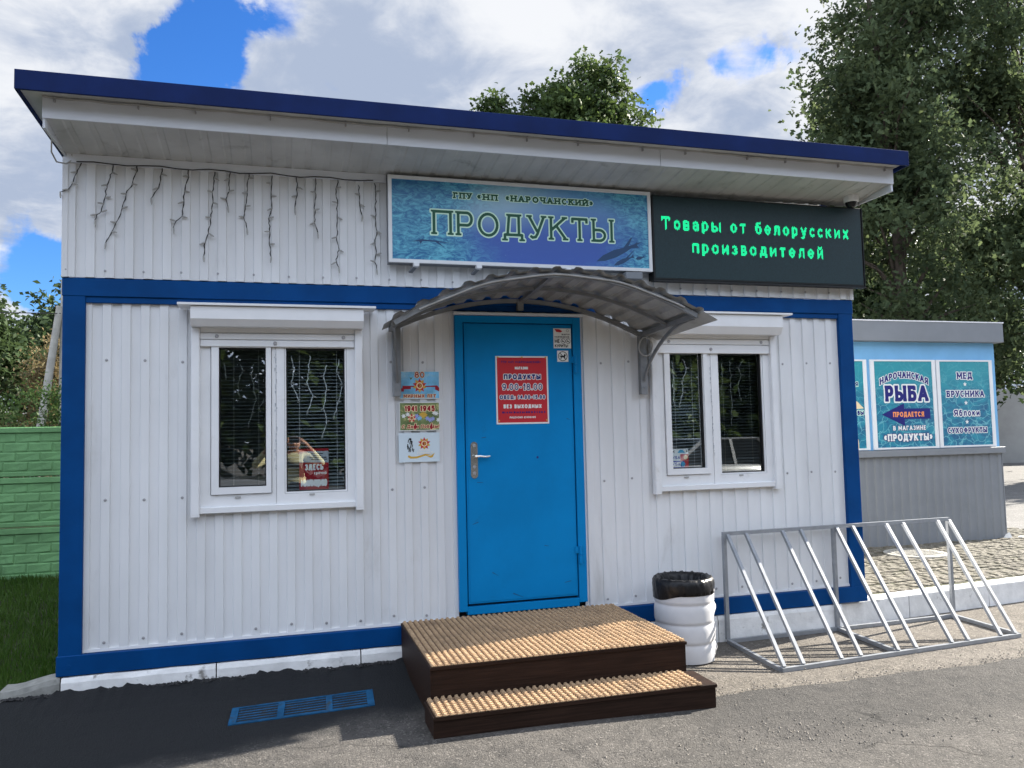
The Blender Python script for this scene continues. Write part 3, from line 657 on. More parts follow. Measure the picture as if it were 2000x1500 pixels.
for x0, x1, z0, z1 in ((.133, O1[0], ZB, ZT), (O1[0], O1[1], ZB, O1[2]+.03), (O1[0], O1[1], O1[3]-.2, ZT), (O1[1], DO[0], ZB, ZT), (DO[0], DO[1], 2.30, ZT), (DO[1], O2[0], ZB, ZT), (O2[0], O2[1], ZB, O2[2]+.03), (O2[0], O2[1], O2[3]-.2, ZT), (O2[1], 5.867, ZB, ZT)):
    ribs(x0, x1, z0, z1, YS, mb)
wall = mb.build('wall', M['siding'], shop, label='lower ribbed white wall')
sp = []
for z in (.19, 1.08, 1.98):
    for k in range(1, 50):
        x = .025+.23*k
        if not any(a-.02 < x < b+.02 and (c-.05 < z < d) for a, b, c, d in (O1, O2, (2.5, 3.6, 0, 2.4))) and .16 < x < 5.85 and random.random() < .9: sp.append((x, z+random.uniform(-.012, .012)))
screwset(sp, YS, wall)
for k in range(26):
    sx_ = .02+.23*k
    if 0 < sx_ < 6: screwset([(sx_, 2.565+random.uniform(-.006, .006))], -.030, wall)
mb = MB(); mb.box(.12, 5.88, .004, .03, .128, .146)      # pale drip strip at the foot of the wall
mb.build('drip_strip', M['white'], shop)
mb = MB(); ribs(.028, 5.975, 2.518, 3.31, -.032, mb, .115, .013, .02); mb.build('upper_wall', M['siding'], shop, label='upper ribbed white wall under the eave')
mb = MB(); mb.box(-.006, .028, -.036, .02, 2.516, 3.30); mb.build('corner_strip', M['siding'], shop)
mb = MB(); mb.box(5.975, 6.008, -.036, .02, 2.516, 3.30); mb.build('corner_strip', M['siding'], shop)
mb = MB(); mb.box(.02, 2.07, -.052, -.031, 3.262, 3.318); mb.build('eave_strip', M['fascia'], shop)
# blue steel frame
for x0, x1 in ((0, .133), (5.862, 6.0)):
    mb = MB(); mb.box(x0, x1, -.02, .12, .12, 2.40, .004); mb.build('corner_post', M['blue'], shop)
mb = MB(); mb.box(-.004, 6.004, -.024, .12, 2.395, 2.515, .004); mb.box(.133, 5.862, -.012, .1, 2.355, 2.395, .003)
mb.build('top_beam', M['blue'], shop)
mb = MB(); mb.box(-.01, 6.01, -.026, .12, 0.0, .125, .004)
for x in (.06, 5.94): mb.lathe([(.017, 0), (.017, -.003), (.012, -.0035), (.0001, -.0035)], (x, -.025, .055), 10, 'y')
mb.build('bottom_beam', M['blue'], shop)
# shell: end walls, back, floor, ceiling
mb = MB(); mb.box(.0, .05, .12, DEP, .0, 3.3); mb.box(5.95, 6.0, .12, DEP, .0, 3.3); mb.box(.05, 5.95, DEP-.05, DEP, .0, 3.25)
mb.build('end_walls', M['siding'], shop)
mb = MB(); mb.box(.05, 5.95, .125, DEP-.05, .1, .14); mb.box(.05, 5.95, .125, DEP-.05, 2.45, 2.5); mb.box(.055, 5.945, 1.35, 1.4, .14, 2.45)
for x0, x1, z0, z1 in ((.05, O1[0]-.02, .14, 2.45), (O1[1]+.02, O2[0]-.02, .14, 2.45), (O2[1]+.02, 5.95, .14, 2.45), (O1[0]-.02, O1[1]+.02, .14, O1[2]), (O2[0]-.02, O2[1]+.02, .14, O2[2]), (O1[0]-.02, O1[1]+.02, 2.25, 2.45), (O2[0]-.02, O2[1]+.02, 2.25, 2.45)):
    mb.box(x0, x1, .125, .15, z0, z1)
mb.build('interior', M['interior'], shop)
# roof
roof = MB(); roof.add([(-.1, -.65, 3.575), (6.06, -.65, 3.575), (6.06, DEP+.15, 3.42), (-.1, DEP+.15, 3.42), (-.1, -.645, 3.50), (6.06, -.645, 3.50), (6.06, DEP+.15, 3.36), (-.1, DEP+.15, 3.36)], [(0,1,2,3),(7,6,5,4),(0,4,5,1),(1,5,6,2),(2,6,7,3),(3,7,4,0)])
rf = roof.build('roof', M['soffit'], shop)
mb = MB(); mb.box(-.108, 6.068, -.668, -.651, 3.468, 3.584, .002)
mb.add([(-.108, -.651, 3.584), (-.101, -.651, 3.584), (-.101, DEP+.15, 3.43), (-.108, DEP+.15, 3.43), (-.108, -.651, 3.468), (-.101, -.651, 3.468), (-.101, DEP+.15, 3.33), (-.108, DEP+.15, 3.33)], [(0,1,2,3),(7,6,5,4),(0,4,5,1),(1,5,6,2),(2,6,7,3),(3,7,4,0)])
mb.add([(6.061, -.651, 3.584), (6.068, -.651, 3.584), (6.068, DEP+.15, 3.43), (6.061, DEP+.15, 3.43), (6.061, -.651, 3.468), (6.068, -.651, 3.468), (6.068, DEP+.15, 3.33), (6.061, DEP+.15, 3.33)], [(0,1,2,3),(7,6,5,4),(0,4,5,1),(1,5,6,2),(2,6,7,3),(3,7,4,0)])
mb.build('edge_trim', M['trim'], rf)
mb = MB()
for x0, x1 in ((-.002, 2.02), (2.024, 4.0), (4.004, 6.045)): mb.box(x0, x1, -.52, -.508, 3.366, 3.498, .0015)
mb.box(-.002, .012, -.507, .0, 3.31, 3.498); mb.box(6.03, 6.045, -.507, .0, 3.31, 3.498)
mb.build('fascia_board', M['fascia'], shop)
# soffit: ribbed sheets on the left, smooth on the right
mb = MB()
def soff(x0, x1, step):
    prof = [(0, 0), (step*.60, 0), (step*.68, .006), (step*.92, .006), (step, 0)]
    px = []
    k = 0
    while x0+k*step < x1:
        for u, dd in prof[:-1]: px.append((x0+k*step+u, dd))
        k += 1
    px = [q for q in px if q[0] < x1-.002]+[(x1, 0)]
    for (xa, da), (xb, db) in zip(px[:-1], px[1:]): mb.add([(xa, -.507, 3.372+da), (xb, -.507, 3.372+db), (xb, -.031, 3.315+db), (xa, -.031, 3.315+da)], [(0,1,2,3)])
soff(.014, 2.04, .128); soff(2.04, 3.95, .128); soff(3.95, 6.028, .128)
mb.add([(-.1, -.649, 3.499), (6.06, -.649, 3.499), (6.06, -.509, 3.497), (-.1, -.509, 3.497)], [(0,1,2,3)])
mb.build('soffit', M['soffit'], shop)

def window(x0, x1, zs, box, gl, gr, drip, left):
    """x0..x1 outside the rails; gl, gr glass openings (x0, x1, z0, z1)"""
    win = MB()
    mull0, mull1 = gl[1], gr[0]
    rail = .054
    fx0, fx1 = x0+rail, x1-rail; zt = 2.11; zb_ = zs+.02
    mid = (mull0+mull1)/2
    yF = -.018
    def ring(a, b, c, d, e, f, g, h, y0, y1):   # outer a..b, c..d ; inner e..f, g..h
        win.box(a, e, y0, y1, c, d); win.box(f, b, y0, y1, c, d); win.box(e, f, y0, y1, c, g); win.box(e, f, y0, y1, h, d)
    ring(fx0, mid-.001, zb_, zt, gl[0]-.052, gl[1]+.038, gl[2]-.05, zt-.01, yF+.008, .06)
    ring(mid+.001, fx1, zb_, zt, gr[0]-.012, gr[1]+.012, gr[2]-.012, zt-.01, yF+.004, .06)
    wo = win.build('window', M['white'], shop)
    s_ = MB()
    def frame(s, a, b, c, d, e, f, g, h, y0, y1):
        s.box(a, e, y0, y1, c, d); s.box(f, b, y0, y1, c, d); s.box(e, f, y0, y1, c, g); s.box(e, f, y0, y1, h, d)
    frame(s_, gl[0]-.047, gl[1]+.034, gl[2]-.046, zt-.02, gl[0], gl[1], gl[2], zt-.04, yF-.008, .05); s_.build('sash', M['white'], wo)
    s_ = MB(); frame(s_, gr[0]-.010, gr[1]+.010, gr[2]-.010, zt-.02, gr[0], gr[1], gr[2], zt-.04, yF+.010, .05); s_.build('glazing_bead', M['white'], wo)
    s_ = MB(); frame(s_, gr[0], gr[1], gr[2], zt-.041, gr[0]+.007, gr[1]-.007, gr[2]+.007, zt-.05, .004, .04); frame(s_, gl[0], gl[1], gl[2], zt-.041, gl[0]+.007, gl[1]-.007, gl[2]+.007, zt-.05, .004, .04); s_.build('gasket', M['black'], wo)
    for q in (gl, gr):
        s_ = MB(); ty = .006 if (left and q is gr) else .001; s_.add([(q[0], .024, q[2]), (q[1], .024-ty, q[2]), (q[1], .024-ty, zt-.04), (q[0], .024, zt-.04)], [(0,1,2,3)]); s_.build('pane', M['glass'], wo)
    s_ = MB(); s_.box(x0+rail-.004, x1-rail+.004, -.036, .02, zs-.0, zs+.042, .004); s_.build('sill_bar', M['white'], wo)
    for q in (gl, gr): s_ = MB(); xm = (q[0]+q[1])/2-.03; s_.box(xm-.018, xm+.018, yF-.002, yF+.006, gl[2]-.062-.012, gl[2]-.062, .001); s_.build('drain_cap', M['cable'], wo)
    s_ = MB(); rr = random.Random(3 if left else 5); z = 2.03
    while z > 1.25:
        hgt = rr.uniform(.008, .04); xo = mid+rr.uniform(-.012, .004); wd = rr.uniform(.003, .009)
        if rr.random() < .8: s_.flat([(xo, z), (xo+wd, z-.004), (xo+wd*.7, z-hgt*.6), (xo+.001, z-hgt)], yF+.0025)
        z -= hgt*rr.uniform(.8, 1.5)
    s_.build('torn_tape', M['p_grey'], wo)
    # roller shutter
    sh = MB(); a, b = box[0], box[1]; yb, yf = -.012, -.165; zt2, zm, zl = box[2], box[3], box[4]
    prof = [(yb, zt2), (yf, zt2), (yf, zm), (yf+.035, zl), (yb, zl)]
    nP = len(prof); vs = [(a, p_[0], p_[1]) for p_ in prof]+[(b, p_[0], p_[1]) for p_ in prof]
    sh.add(vs, [tuple(range(nP)), tuple(reversed(range(nP, 2*nP)))]+[(i, (i+1) % nP, nP+(i+1) % nP, nP+i) for i in range(nP)])
    so_ = sh.build('roller_shutter', M['white'], shop)
    s_ = MB(); s_.box(drip[0], drip[1], -.185, -.01, box[2]+.004, box[2]+.020, .002); s_.build('drip_strip', M['white'], so_)
    for rx in (x0, x1-rail):
        s_ = MB(); s_.box(rx, rx+rail, -.052, .004, zs-.02, box[4]-.002, .003); s_.box(rx+.006, rx+rail-.006, -.054, -.051, zs+.0, box[4]-.02); go = s_.build('guide_rail', M['white'], so_)
        s_ = MB()
        for zz_ in (2.02, 1.62, 1.15): screws(s_, [(rx+rail/2, zz_)], -.054, .006)
        s_.build('screws', M['screw'], go) if False else None
    s_ = MB()
    for k, (zz0, zz1) in enumerate(((2.168, box[4]+.02), (2.122, 2.165), (2.074 if left else 2.05, 2.119))): s_.box(x0+rail+.001, x1-rail-.001, -.040+.002*k, -.025, zz0, zz1, .004)
    s_.build('shutter_slats', M['white'], so_)
    zk = 2.098 if left else 2.085
    for q, zq in ((mid-.005, zk), (x0+.16, 2.143), (x1-.13, 2.143)):
        s_ = MB(); s_.lathe([(.013, 0), (.013, -.004), (.009, -.007), (.0001, -.007)], (q, -.036, zq), 12, 'y'); s_.build('lock', M['screw'], so_)
    return wo, so_
window(.772, 1.893, .966, (.778, 1.892, 2.325, 2.243, 2.198), (.943, 1.245, 1.134, 2.07), (1.377, 1.772, 1.088, 2.07), (.70, 1.975), True)
window(4.105, 5.222, .976, (4.09, 5.215, 2.345, 2.252, 2.195), (4.273, 4.568, 1.146, 2.04), (4.708, 5.102, 1.099, 2.04), (4.02, 5.297), False)
# door
mb = MB(); mb.box(2.558, 2.616, -.032, .10, .19, 2.318, .002); mb.box(3.466, 3.530, -.032, .10, .19, 2.318, .002); mb.box(2.616, 3.466, -.032, .10, 2.268, 2.318, .002); mb.box(2.616, 3.466, -.030, .10, .165, .222, .002)
mb.build('door_frame', M['door'], shop)
mb = MB(); mb.box(2.624, 3.458, -.026, .06, .238, 2.262, .004); mb.box(2.638, 3.444, -.029, -.026, .252, 2.248, .001)
door = mb.build('door', M['door'], shop)
mb = MB(); mb.box(2.618, 3.464, .02, .09, .222, 2.268); mb.build('rebate', M['black'], door)
mb = MB()
pl = arc(2.683, 1.37, .026, .026, 0, 180, 8)+arc(2.683, 1.158, .026, .026, 180, 360, 8)
mb.prism(pl, -.036, -.029); mb.lathe([(.013, 0), (.013, -.028), (.0001, -.028)], (2.683, -.036, 1.29), 12, 'y'); mb.tube([(2.683, -.062, 1.29), (2.72, -.064, 1.292), (2.76, -.064, 1.287), (2.795, -.058, 1.29)], [.009, .008, .0075, .006], 8)
ho = mb.build('handle', M['chrome'], door, smooth=True)
for z in (1.37, 1.215, 1.17): mb = MB(); mb.lathe([(.012, 0), (.012, -.004), (.0001, -.004)], (2.683, -.036, z), 12, 'y'); mb.build('lock', M['screw'], door)
for z in (1.96, .54):
    mb = MB(); mb.tube([(3.478, -.045, z-.065), (3.478, -.045, z-.004)], .012, 10); mb.tube([(3.478, -.045, z+.004), (3.478, -.045, z+.065)], .010, 10); mb.box(3.44, 3.478, -.037, -.031, z+.01, z+.06); mb.box(3.478, 3.512, -.037, -.031, z-.06, z-.01); mb.build('hinge', M['door'], shop)
mb = MB(); mb.box(2.545, 3.545, -.060, -.02, 2.322, 2.340, .002); mb.build('drip_strip', M['fascia'], shop)
mb = MB(); mb.disc((3.165, -.0295, 1.27), .009, 8); mb.build('paint_chip', M['p_navy'], door)
rr = random.Random(12); M['scuff'] = mat('door_scuff', (.012, .09, .20), .7)
for x, z, L_ in ((2.70, 1.10, .05), (2.74, 1.42, .04), (3.35, .34, .06), (2.95, .29, .09), (2.80, .45, .05), (3.2, .62, .04), (3.40, 1.55, .03), (2.66, .80, .05)):
    mb = MB(); a_ = rr.uniform(-.5, .5); mb.flat([(x, z), (x+L_, z+a_*L_), (x+L_*.8, z+a_*L_+.004), (x+.1*L_, z+.006)], -.0294); mb.build('scuff', M['scuff'], door)
# plinth under the shop
mb = MB(); xcuts = [-.32, .02, .93, 1.86, 2.8, 3.7, 4.6, 5.75]
for a, b in zip(xcuts[:-1], xcuts[1:]):
    N = 7; vs = []; g = .004
    for k in range(N+1):
        x = a+g+(b-a-2*g)*k/N
        for (y, z) in ((-.045, -.34), (-.042, -.035), (-.03, -.004), (.14, -.004), (.14, -.34)): vs.append((x, y+random.uniform(-.004, .003), z+random.uniform(-.005, .0)))
    fs = []
    for k in range(N):
        for q in range(4): fs.append((k*5+q, (k+1)*5+q, (k+1)*5+q+1, k*5+q+1))
    fs += [(0,1,2,3,4), tuple(N*5+q for q in (4,3,2,1,0))]
    if a < 0:
        vs = [(x, y, z-.05*sm((.02-x)/.3)*1.0) for x, y, z in vs]
    m1 = MB(); m1.add(vs, fs); tag(m1.build('kerb', M['concrete'] if a < 0 else M['plinth']), kind='structure')


# ------------------------------------------------------------------ arched canopy over the door
can = thing('canopy', 'grey arched corrugated metal canopy on two brackets above the blue door', 'canopy', (3.07, 0, 2.2))
def arcpt(f, v):
    """f 0..1 along the span, v 0 at the wall .. 1 at the front edge"""
    xa, xb = 2.095+(-.075)*v, 4.03+.10*v
    za = 2.205-.055*v; zb = 2.185+.055*v
    rise = .235+.06*v
    x = xa+(xb-xa)*f; z = za+(zb-za)*f + rise*(1-(2*f-1)**2)
    return x, -.03-.72*v, z
mb = MB(); NS = 150; NV = 8; o = 0
def sheet(f, v, up):
    ff = min(1, max(0, f)); x, y, z = arcpt(ff, v); x2, y2, z2 = arcpt(min(1, ff+.005), v); x1, y1, z1 = arcpt(max(0, ff-.005), v)
    tx, tz = x2-x1, z2-z1; L_ = math.hypot(tx, tz); tx /= L_; tz /= L_
    if f < 0: x += tx*f*2.0; z += tz*f*2.0
    if f > 1: x += tx*(f-1)*2.0; z += tz*(f-1)*2.0
    ph = (f*14.3) % 1.0
    c = .021*max(0.0, min(1.0, min(ph/.12, (.52-ph)/.12))) if 0 <= f <= 1 else .0
    return (x - tz*(c+up), y, z + tx*(c+up))
fs_ = [-.03+1.095*k/NS for k in range(NS+1)]
for sgn, up in ((1, .024), (0, .022)):
    o = len(mb.v)
    for f in fs_:
        for k in range(NV+1): mb.v.append(sheet(f, k/NV*1.05, up))
    for i in range(NS):
        for k in range(NV):
            q = (o+i*(NV+1)+k, o+(i+1)*(NV+1)+k, o+(i+1)*(NV+1)+k+1, o+i*(NV+1)+k+1); mb.f.append(q if sgn else q[::-1])
mb.build('roof_sheet', M['canopy'], can)
def archbar(v, name, w_=.03, h_=.035):
    mb = MB(); pts = [arcpt(k/30, v) for k in range(31)]
    for a, b in zip(pts[:-1], pts[1:]): mb.bar(a, b, w_, h_, (0, 1, 0))
    return mb.build(name, M['canopyframe'], can)
archbar(.01, 'arch_bar'); archbar(.5, 'arch_bar', .022, .022); archbar(.97, 'arch_bar')
mb = MB(); mb.bar(arcpt(.5, 0), arcpt(.5, .97), .03, .025); mb.box(3.03, 3.075, -.06, -.012, 2.36, 2.44); mb.build('ridge_bar', M['canopyframe'], can)
for sx_, f in ((2.13, .0), (4.035, 1.0)):
    mb = MB(); mb.box(sx_-.028, sx_+.028, -.062, -.012, 1.728, 2.215, .002)
    for z in (1.78, 1.94): mb.lathe([(.009, 0), (.009, -.004), (.0001, -.004)], (sx_, -.062, z), 8, 'y')
    mb.build('bracket', M['canopyframe'], can)
    mb = MB(); e = arcpt(f, .97); mb.bar(arcpt(f, .0), e, .035, .03); mb.build('side_bar', M['canopyframe'], can)
    mb = MB(); pts = []
    for k in range(13):
        t_ = k/12; pts.append((sx_+(e[0]-sx_)*t_**1.3, -.055+(e[1]+.055+.03)*(1-math.cos(t_*math.pi/2)) if False else -.055+(e[1]+.085)*t_**1.25, 1.83+(e[2]-1.84)*math.sin(t_*math.pi/2)**.9))
    for a, b in zip(pts[:-1], pts[1:]): mb.bar(a, b, .028, .012, (1, 0, 0))
    mb.build('brace', M['canopyframe'], can)
mb = MB(); mb.tube([(arcpt(k/40, 1.0)[0], arcpt(k/40, 1.0)[1]-.006, arcpt(k/40, 1.0)[2]-.004+.004*math.sin(k*.7)) for k in range(3, 39)], .006, 6); mb.build('cable', M['cable'], can, smooth=True)
mb = MB(); pts = []
for k in range(61):
    a = k/60*2*math.pi*2.4; pts.append((4.045+.055*math.cos(a)+.003*math.sin(3*a), -.078-.004*math.sin(a*1.7)-.006*k/60, 2.095+.072*math.sin(a)))
mb.tube(pts, .005, 6); tag(mb.build('cable_coil', M['cable'], smooth=True), 'pale cable coiled in a loop on the right canopy bracket', 'cable')
mb = MB(); pts = [(-.0+.03*math.sin(k*.5), -.45+.02*k+.012*math.sin(k), 3.36-.004*k+.018*math.sin(k*1.3)) for k in range(12)]
pts = [(.02, -.30, 3.352), (-.01, -.28, 3.33), (-.03, -.2, 3.27), (-.02, -.12, 3.235), (.02, -.06, 3.245), (.055, -.045, 3.28), (.05, -.05, 3.315)]
mb.tube(pts, .005, 6); tag(mb.build('cable_loop', M['cable'], smooth=True), 'short dark cable looping out under the left end of the eave', 'cable')
mb = MB(); pts = [( -.0+6.03*k/120, -.530, 3.492 - .006*abs(math.sin(k*.62)) - .004*math.sin(k*.21)) for k in range(121)]
mb.tube(pts, .0065, 6)
cb = mb.build('fascia_cable', M['cable'], smooth=True); tag(cb, 'thin grey cable clipped along the top of the white fascia board', 'cable')
for k in range(15):
    x = .05+.42*k+random.uniform(-.05, .05)
    if x < 6.03: mb = MB(); mb.box(x-.004, x+.004, -.54, -.52, 3.462, 3.497); mb.build('clip', M['screw'], cb)

# ------------------------------------------------------------------ shop sign
SX, SZ, SW, SH = 2.074, 2.67, 2.03, .627; SY = -.125
sign = thing('shop_sign', 'wide blue underwater print sign box lettered ПРОДУКТЫ under the eave', 'sign', (SX, SY, SZ))
mb = MB(); mb.box(SX, SX+SW, SY+.012, -.034, SZ, SZ+SH); mb.build('box', M['kgrey'], sign)
mb = MB(); f = .026
mb.box(SX, SX+f, SY-.006, SY+.012, SZ, SZ+SH, .002); mb.box(SX+SW-f, SX+SW, SY-.006, SY+.012, SZ, SZ+SH, .002)
mb.box(SX+f, SX+SW-f, SY-.006, SY+.012, SZ, SZ+f, .002); mb.box(SX+f, SX+SW-f, SY-.006, SY+.012, SZ+SH-f, SZ+SH, .002); mb.build('frame', M['white'], sign)
mb = MB(); mb.add([(SX+f, SY+.004, SZ+f), (SX+SW-f, SY+.004, SZ+f), (SX+SW-f, SY+.004, SZ+SH-f), (SX+f, SY+.004, SZ+SH-f)], [(0,1,2,3)]); mb.build('print', M['signart'], sign)
big = dict(s='ПРОДУКТЫ', x0=2.39, x1=3.783, z0=2.885, h=.178, wt=.115, serif=.10, gap=.2, res=40)
sml = [dict(s='ГПУ', x0=2.545, x1=2.683, z0=3.155, h=.046, wt=.27, serif=.17, gap=.18, res=26), dict(s='«НП', x0=2.72, x1=2.877, z0=3.155, h=.046, wt=.27, serif=.17, gap=.18, res=26), dict(s='«НАРОЧАНСКИЙ»', x0=2.936, x1=3.628, z0=3.157, h=.047, wt=.27, serif=.17, gap=.16, res=26)]
words(sign, [('p_halo', [dict(big, halo=.055)]+[dict(q, halo=.11) for q in sml]), ('p_green', [big]+sml)], SY+.003)
def fishpoly(cx, cz, l, h, ang, tail=1):
    pts = [(-.5, 0), (-.3, .32), (0, .42), (.28, .26), (.42, .08), (.62, .34), (.58, 0), (.6, -.3), (.42, -.06), (.25, -.22), (0, -.36), (-.3, -.28)]
    ca, sa = math.cos(R(ang)), math.sin(R(ang)); return [(cx+u*l*ca-v*h*sa, cz+u*l*sa+v*h*ca) for u, v in pts]
for polys in ([fishpoly(3.80, 2.80, .34, .075, 22), [(3.86, 2.84), (3.93, 2.93), (3.945, 2.935), (3.91, 2.865), (4.03, 2.905), (3.93, 2.85)]],
              [fishpoly(3.86, 2.745, .17, .045, 25), [(3.86, 2.75), (3.96, 2.84), (3.95, 2.825), (3.87, 2.74)]], [fishpoly(4.00, 2.775, .07, .035, 15)],
              [[(2.23, 2.825), (2.31, 2.845), (2.42, 2.838), (2.56, 2.822), (2.42, 2.83), (2.33, 2.832)], [(2.40, 2.836), (2.42, 2.822), (2.47, 2.793), (2.43, 2.83)], [(2.29, 2.836), (2.30, 2.81), (2.318, 2.836)]]):
    mb = MB()
    for q_, p_ in enumerate(polys): mb.flat(p_, SY+.0032-.0003*q_)
    mb.build('fish', M['p_fish'], sign)
for i, x in enumerate((2.265, 2.72, 3.405)):
    g = thing('sign_bracket', ['small white clip lamp under the left end of the shop sign', 'small white clip lamp under the middle of the shop sign', 'small white clip lamp under the sign right above the canopy'][i], 'lamp', (x, -.13, 2.66), 'clip lamps under the shop sign')
    mb = MB(); mb.box(x-.02, x+.02, -.16, -.10, 2.640, 2.668, .003); mb.build('lamp_head', M['white'], g)
    mb = MB(); mb.bar((x-.005, -.12, 2.645), (x-.03, -.06, 2.615), .03, .012); mb.build('arm', M['kgrey'], g)
mb = MB(); mb.box(3.86, 4.0, -.17, -.06, 2.600, 2.656, .006); tag(mb.build('junction_box', M['kgrey']), 'grey junction box under the right end of the shop sign', 'junction box')

# ------------------------------------------------------------------ LED board
LX, LZ, LW, LH = 4.112, 2.612, 1.93, .666; LY = -.135
led = thing('led_board', 'black dot matrix display with two green lines of text beside the shop sign', 'display', (LX, LY, LZ))
mb = MB(); mb.box(LX, LX+LW, LY, -.034, LZ, LZ+LH, .004); mb.build('case', M['ledframe'], led)
mb = MB(); mb.add([(LX+.012, LY-.002, LZ+.014), (LX+LW-.012, LY-.002, LZ+.014), (LX+LW-.012, LY-.002, LZ+LH-.012), (LX+.012, LY-.002, LZ+LH-.012)], [(0,1,2,3)]); mb.build('face', M['ledface'], led)
mb = MB(); mb.box(LX-.004, LX+LW+.006, LY-.004, LY+.05, LZ-.014, LZ-.001); mb.box(LX+LW+.001, LX+LW+.008, LY-.006, LY+.04, LZ-.014, LZ+LH); mb.build('edge_profile', M['ledframe'], led)
def dots(s, x0, x1, zbase, cap, rows, mb):
    segs, W = layout(s, .235, 0, .13); p = cap/rows; ncol = int(round((x1-x0)/p)); sx = (x1-x0)/W/cap
    for j in range(int(-.3*rows), int(1.12*rows)+1):
        for i in range(ncol):
            px, pz = (i+.5)*p/cap, (j+.5)*p/cap; best = 9
            for (ax, az), (bx, bz) in segs:
                ax, bx = ax*sx, bx*sx
                if min(ax, bx)-.3 < px < max(ax, bx)+.3:
                    dx, dz = bx-ax, bz-az; tt = max(0, min(1, ((px-ax)*dx+(pz-az)*dz)/(dx*dx+dz*dz+1e-9))); best = min(best, math.hypot(px-ax-tt*dx, pz-az-tt*dz))
            if best < .088:
                a, c = x0+i*p, zbase+j*p; q = p*.16
                mb.flat([(a+q, c+q), (a+p-q, c+q), (a+p-q, c+p-q), (a+q, c+p-q)], LY-.0035)
mb = MB(); dots('Товары от белорусских', 4.178, 5.908, 3.003, .1085, 14, mb); dots('производителей', 4.437, 5.655, 2.825, .1085, 14, mb)
mb.build('lit_letters', M['led'], led)

# ------------------------------------------------------------------ dome camera
dc = thing('dome_camera', 'small white dome camera under the right end of the eave', 'camera', (5.88, -.22, 3.35))
mb = MB(); mb.lathe([(.0001, 0), (.055, 0), (.06, -.02), (.058, -.055), (.05, -.06)], (5.88, -.22, 3.352), 24); mb.build('housing', M['white'], dc, smooth=True)
mb = MB(); mb.lathe([(.048, -.058), (.046, -.075), (.034, -.095), (.016, -.105), (.0001, -.108)], (5.88, -.22, 3.352), 20); mb.build('lens_dome', mat('dome_black', (.01, .01, .012), .08), dc, smooth=True)
mb = MB(); mb.tube([(5.82, -.2, 3.35), (5.79, -.17, 3.338), (5.765, -.12, 3.318), (5.77, -.06, 3.30)], .005, 6); mb.tube([(5.92, -.2, 3.33), (5.98, -.19, 3.28), (6.0, -.17, 3.30), (6.01, -.14, 3.33)], .005, 6); mb.build('lead', M['cable'], dc, smooth=True)

# ------------------------------------------------------------------ icicle light string under the eave
STR = [[(0.113, 3.282), (0.078, 3.198), (0.052, 3.132), (0.032, 3.083), (-0.015, 3.065)], [(0.292, 3.276), (0.287, 3.213), (0.258, 3.127), (0.248, 3.043), (0.238, 3.001), (0.227, 2.947), (0.196, 2.927), (0.188, 2.891)], [(0.44, 3.282), (0.434, 3.236), (0.406, 3.143), (0.374, 3.075), (0.35, 2.978), (0.313, 2.88), (0.287, 2.819), (0.253, 2.744)], [(0.591, 3.277), (0.586, 3.222), (0.566, 3.129), (0.523, 3.054)], [(0.751, 3.276), (0.752, 3.215), (0.727, 3.115), (0.722, 3.042), (0.714, 2.944), (0.672, 2.911), (0.661, 2.864)], [(0.917, 3.276), (0.914, 3.22), (0.906, 3.12), (0.906, 3.046), (0.894, 2.947), (0.88, 2.836), (0.857, 2.774), (0.848, 2.682)], [(1.017, 3.274), (1.013, 3.22), (1.009, 3.133), (0.988, 3.076), (1.002, 3.027)], [(1.139, 3.266), (1.136, 3.235), (1.127, 3.134), (1.115, 3.034), (1.106, 2.959), (1.126, 2.879)], [(1.294, 3.271), (1.286, 3.207), (1.285, 3.119), (1.291, 3.031), (1.267, 2.961), (1.273, 2.868), (1.272, 2.78), (1.282, 2.693)], [(1.45, 3.273), (1.459, 3.193), (1.453, 3.129), (1.44, 3.034)], [(1.581, 3.265), (1.58, 3.163), (1.573, 3.035), (1.575, 2.946), (1.593, 2.877)], [(1.735, 3.263), (1.722, 3.197), (1.727, 3.095), (1.729, 2.992), (1.722, 2.851), (1.734, 2.762), (1.717, 2.673), (1.735, 2.638)], [(1.878, 3.233), (1.884, 3.16), (1.885, 3.095), (1.902, 3.013)], [(1.991, 3.255), (1.999, 3.195), (1.993, 3.008), (2.0, 2.907), (1.99, 2.823), (1.998, 2.741), (1.987, 2.685), (1.997, 2.635)]]
def strand(pts, y, par, wm, r=.0024, bl=.042, seed=0):
    rr = random.Random(seed); P3 = []
    for (ax, az), (bx, bz) in zip(pts[:-1], pts[1:]):
        nn = max(2, int(math.hypot(bx-ax, bz-az)/.018))
        for k in range(nn):
            u = k/nn; P3.append((ax+(bx-ax)*u+rr.uniform(-.004, .004), y-.012+rr.uniform(-.006, .004), az+(bz-az)*u))
    P3.append((pts[-1][0], y-.012, pts[-1][1]))
    mb = MB(); mb.tube(P3, r, 5); mb.tube([(x+.004*math.sin(i*1.1), yy-.003*math.cos(i*1.1), z) for i, (x, yy, z) in enumerate(P3)], r*.8, 5)
    st = mb.build('strand', wm, par)
    for k, (x, z) in enumerate(pts[1:]):
        mb = MB()
        s_ = 1 if (k+seed) % 2 else -1; last = k == len(pts)-2
        d = (0.004*s_, -.004, -bl) if last else (s_*bl*.8, -.006, rr.uniform(-.5, .3)*bl)
        mb.tube([(x, y-.014, z), (x+d[0]*.5, y-.016+d[1]*.5, z+d[2]*.5), (x+d[0], y-.016+d[1], z+d[2])], [.005, .0068, .004], 6)
        mb.build('bulb', M['bulb'], st)
ic = thing('icicle_lights', 'dark wired icicle light string hanging under the left eave above the window', 'string lights', (1.05, -.04, 3.28))
for k, p_ in enumerate(STR): strand(p_, -.03, ic, M['wire'], seed=k)
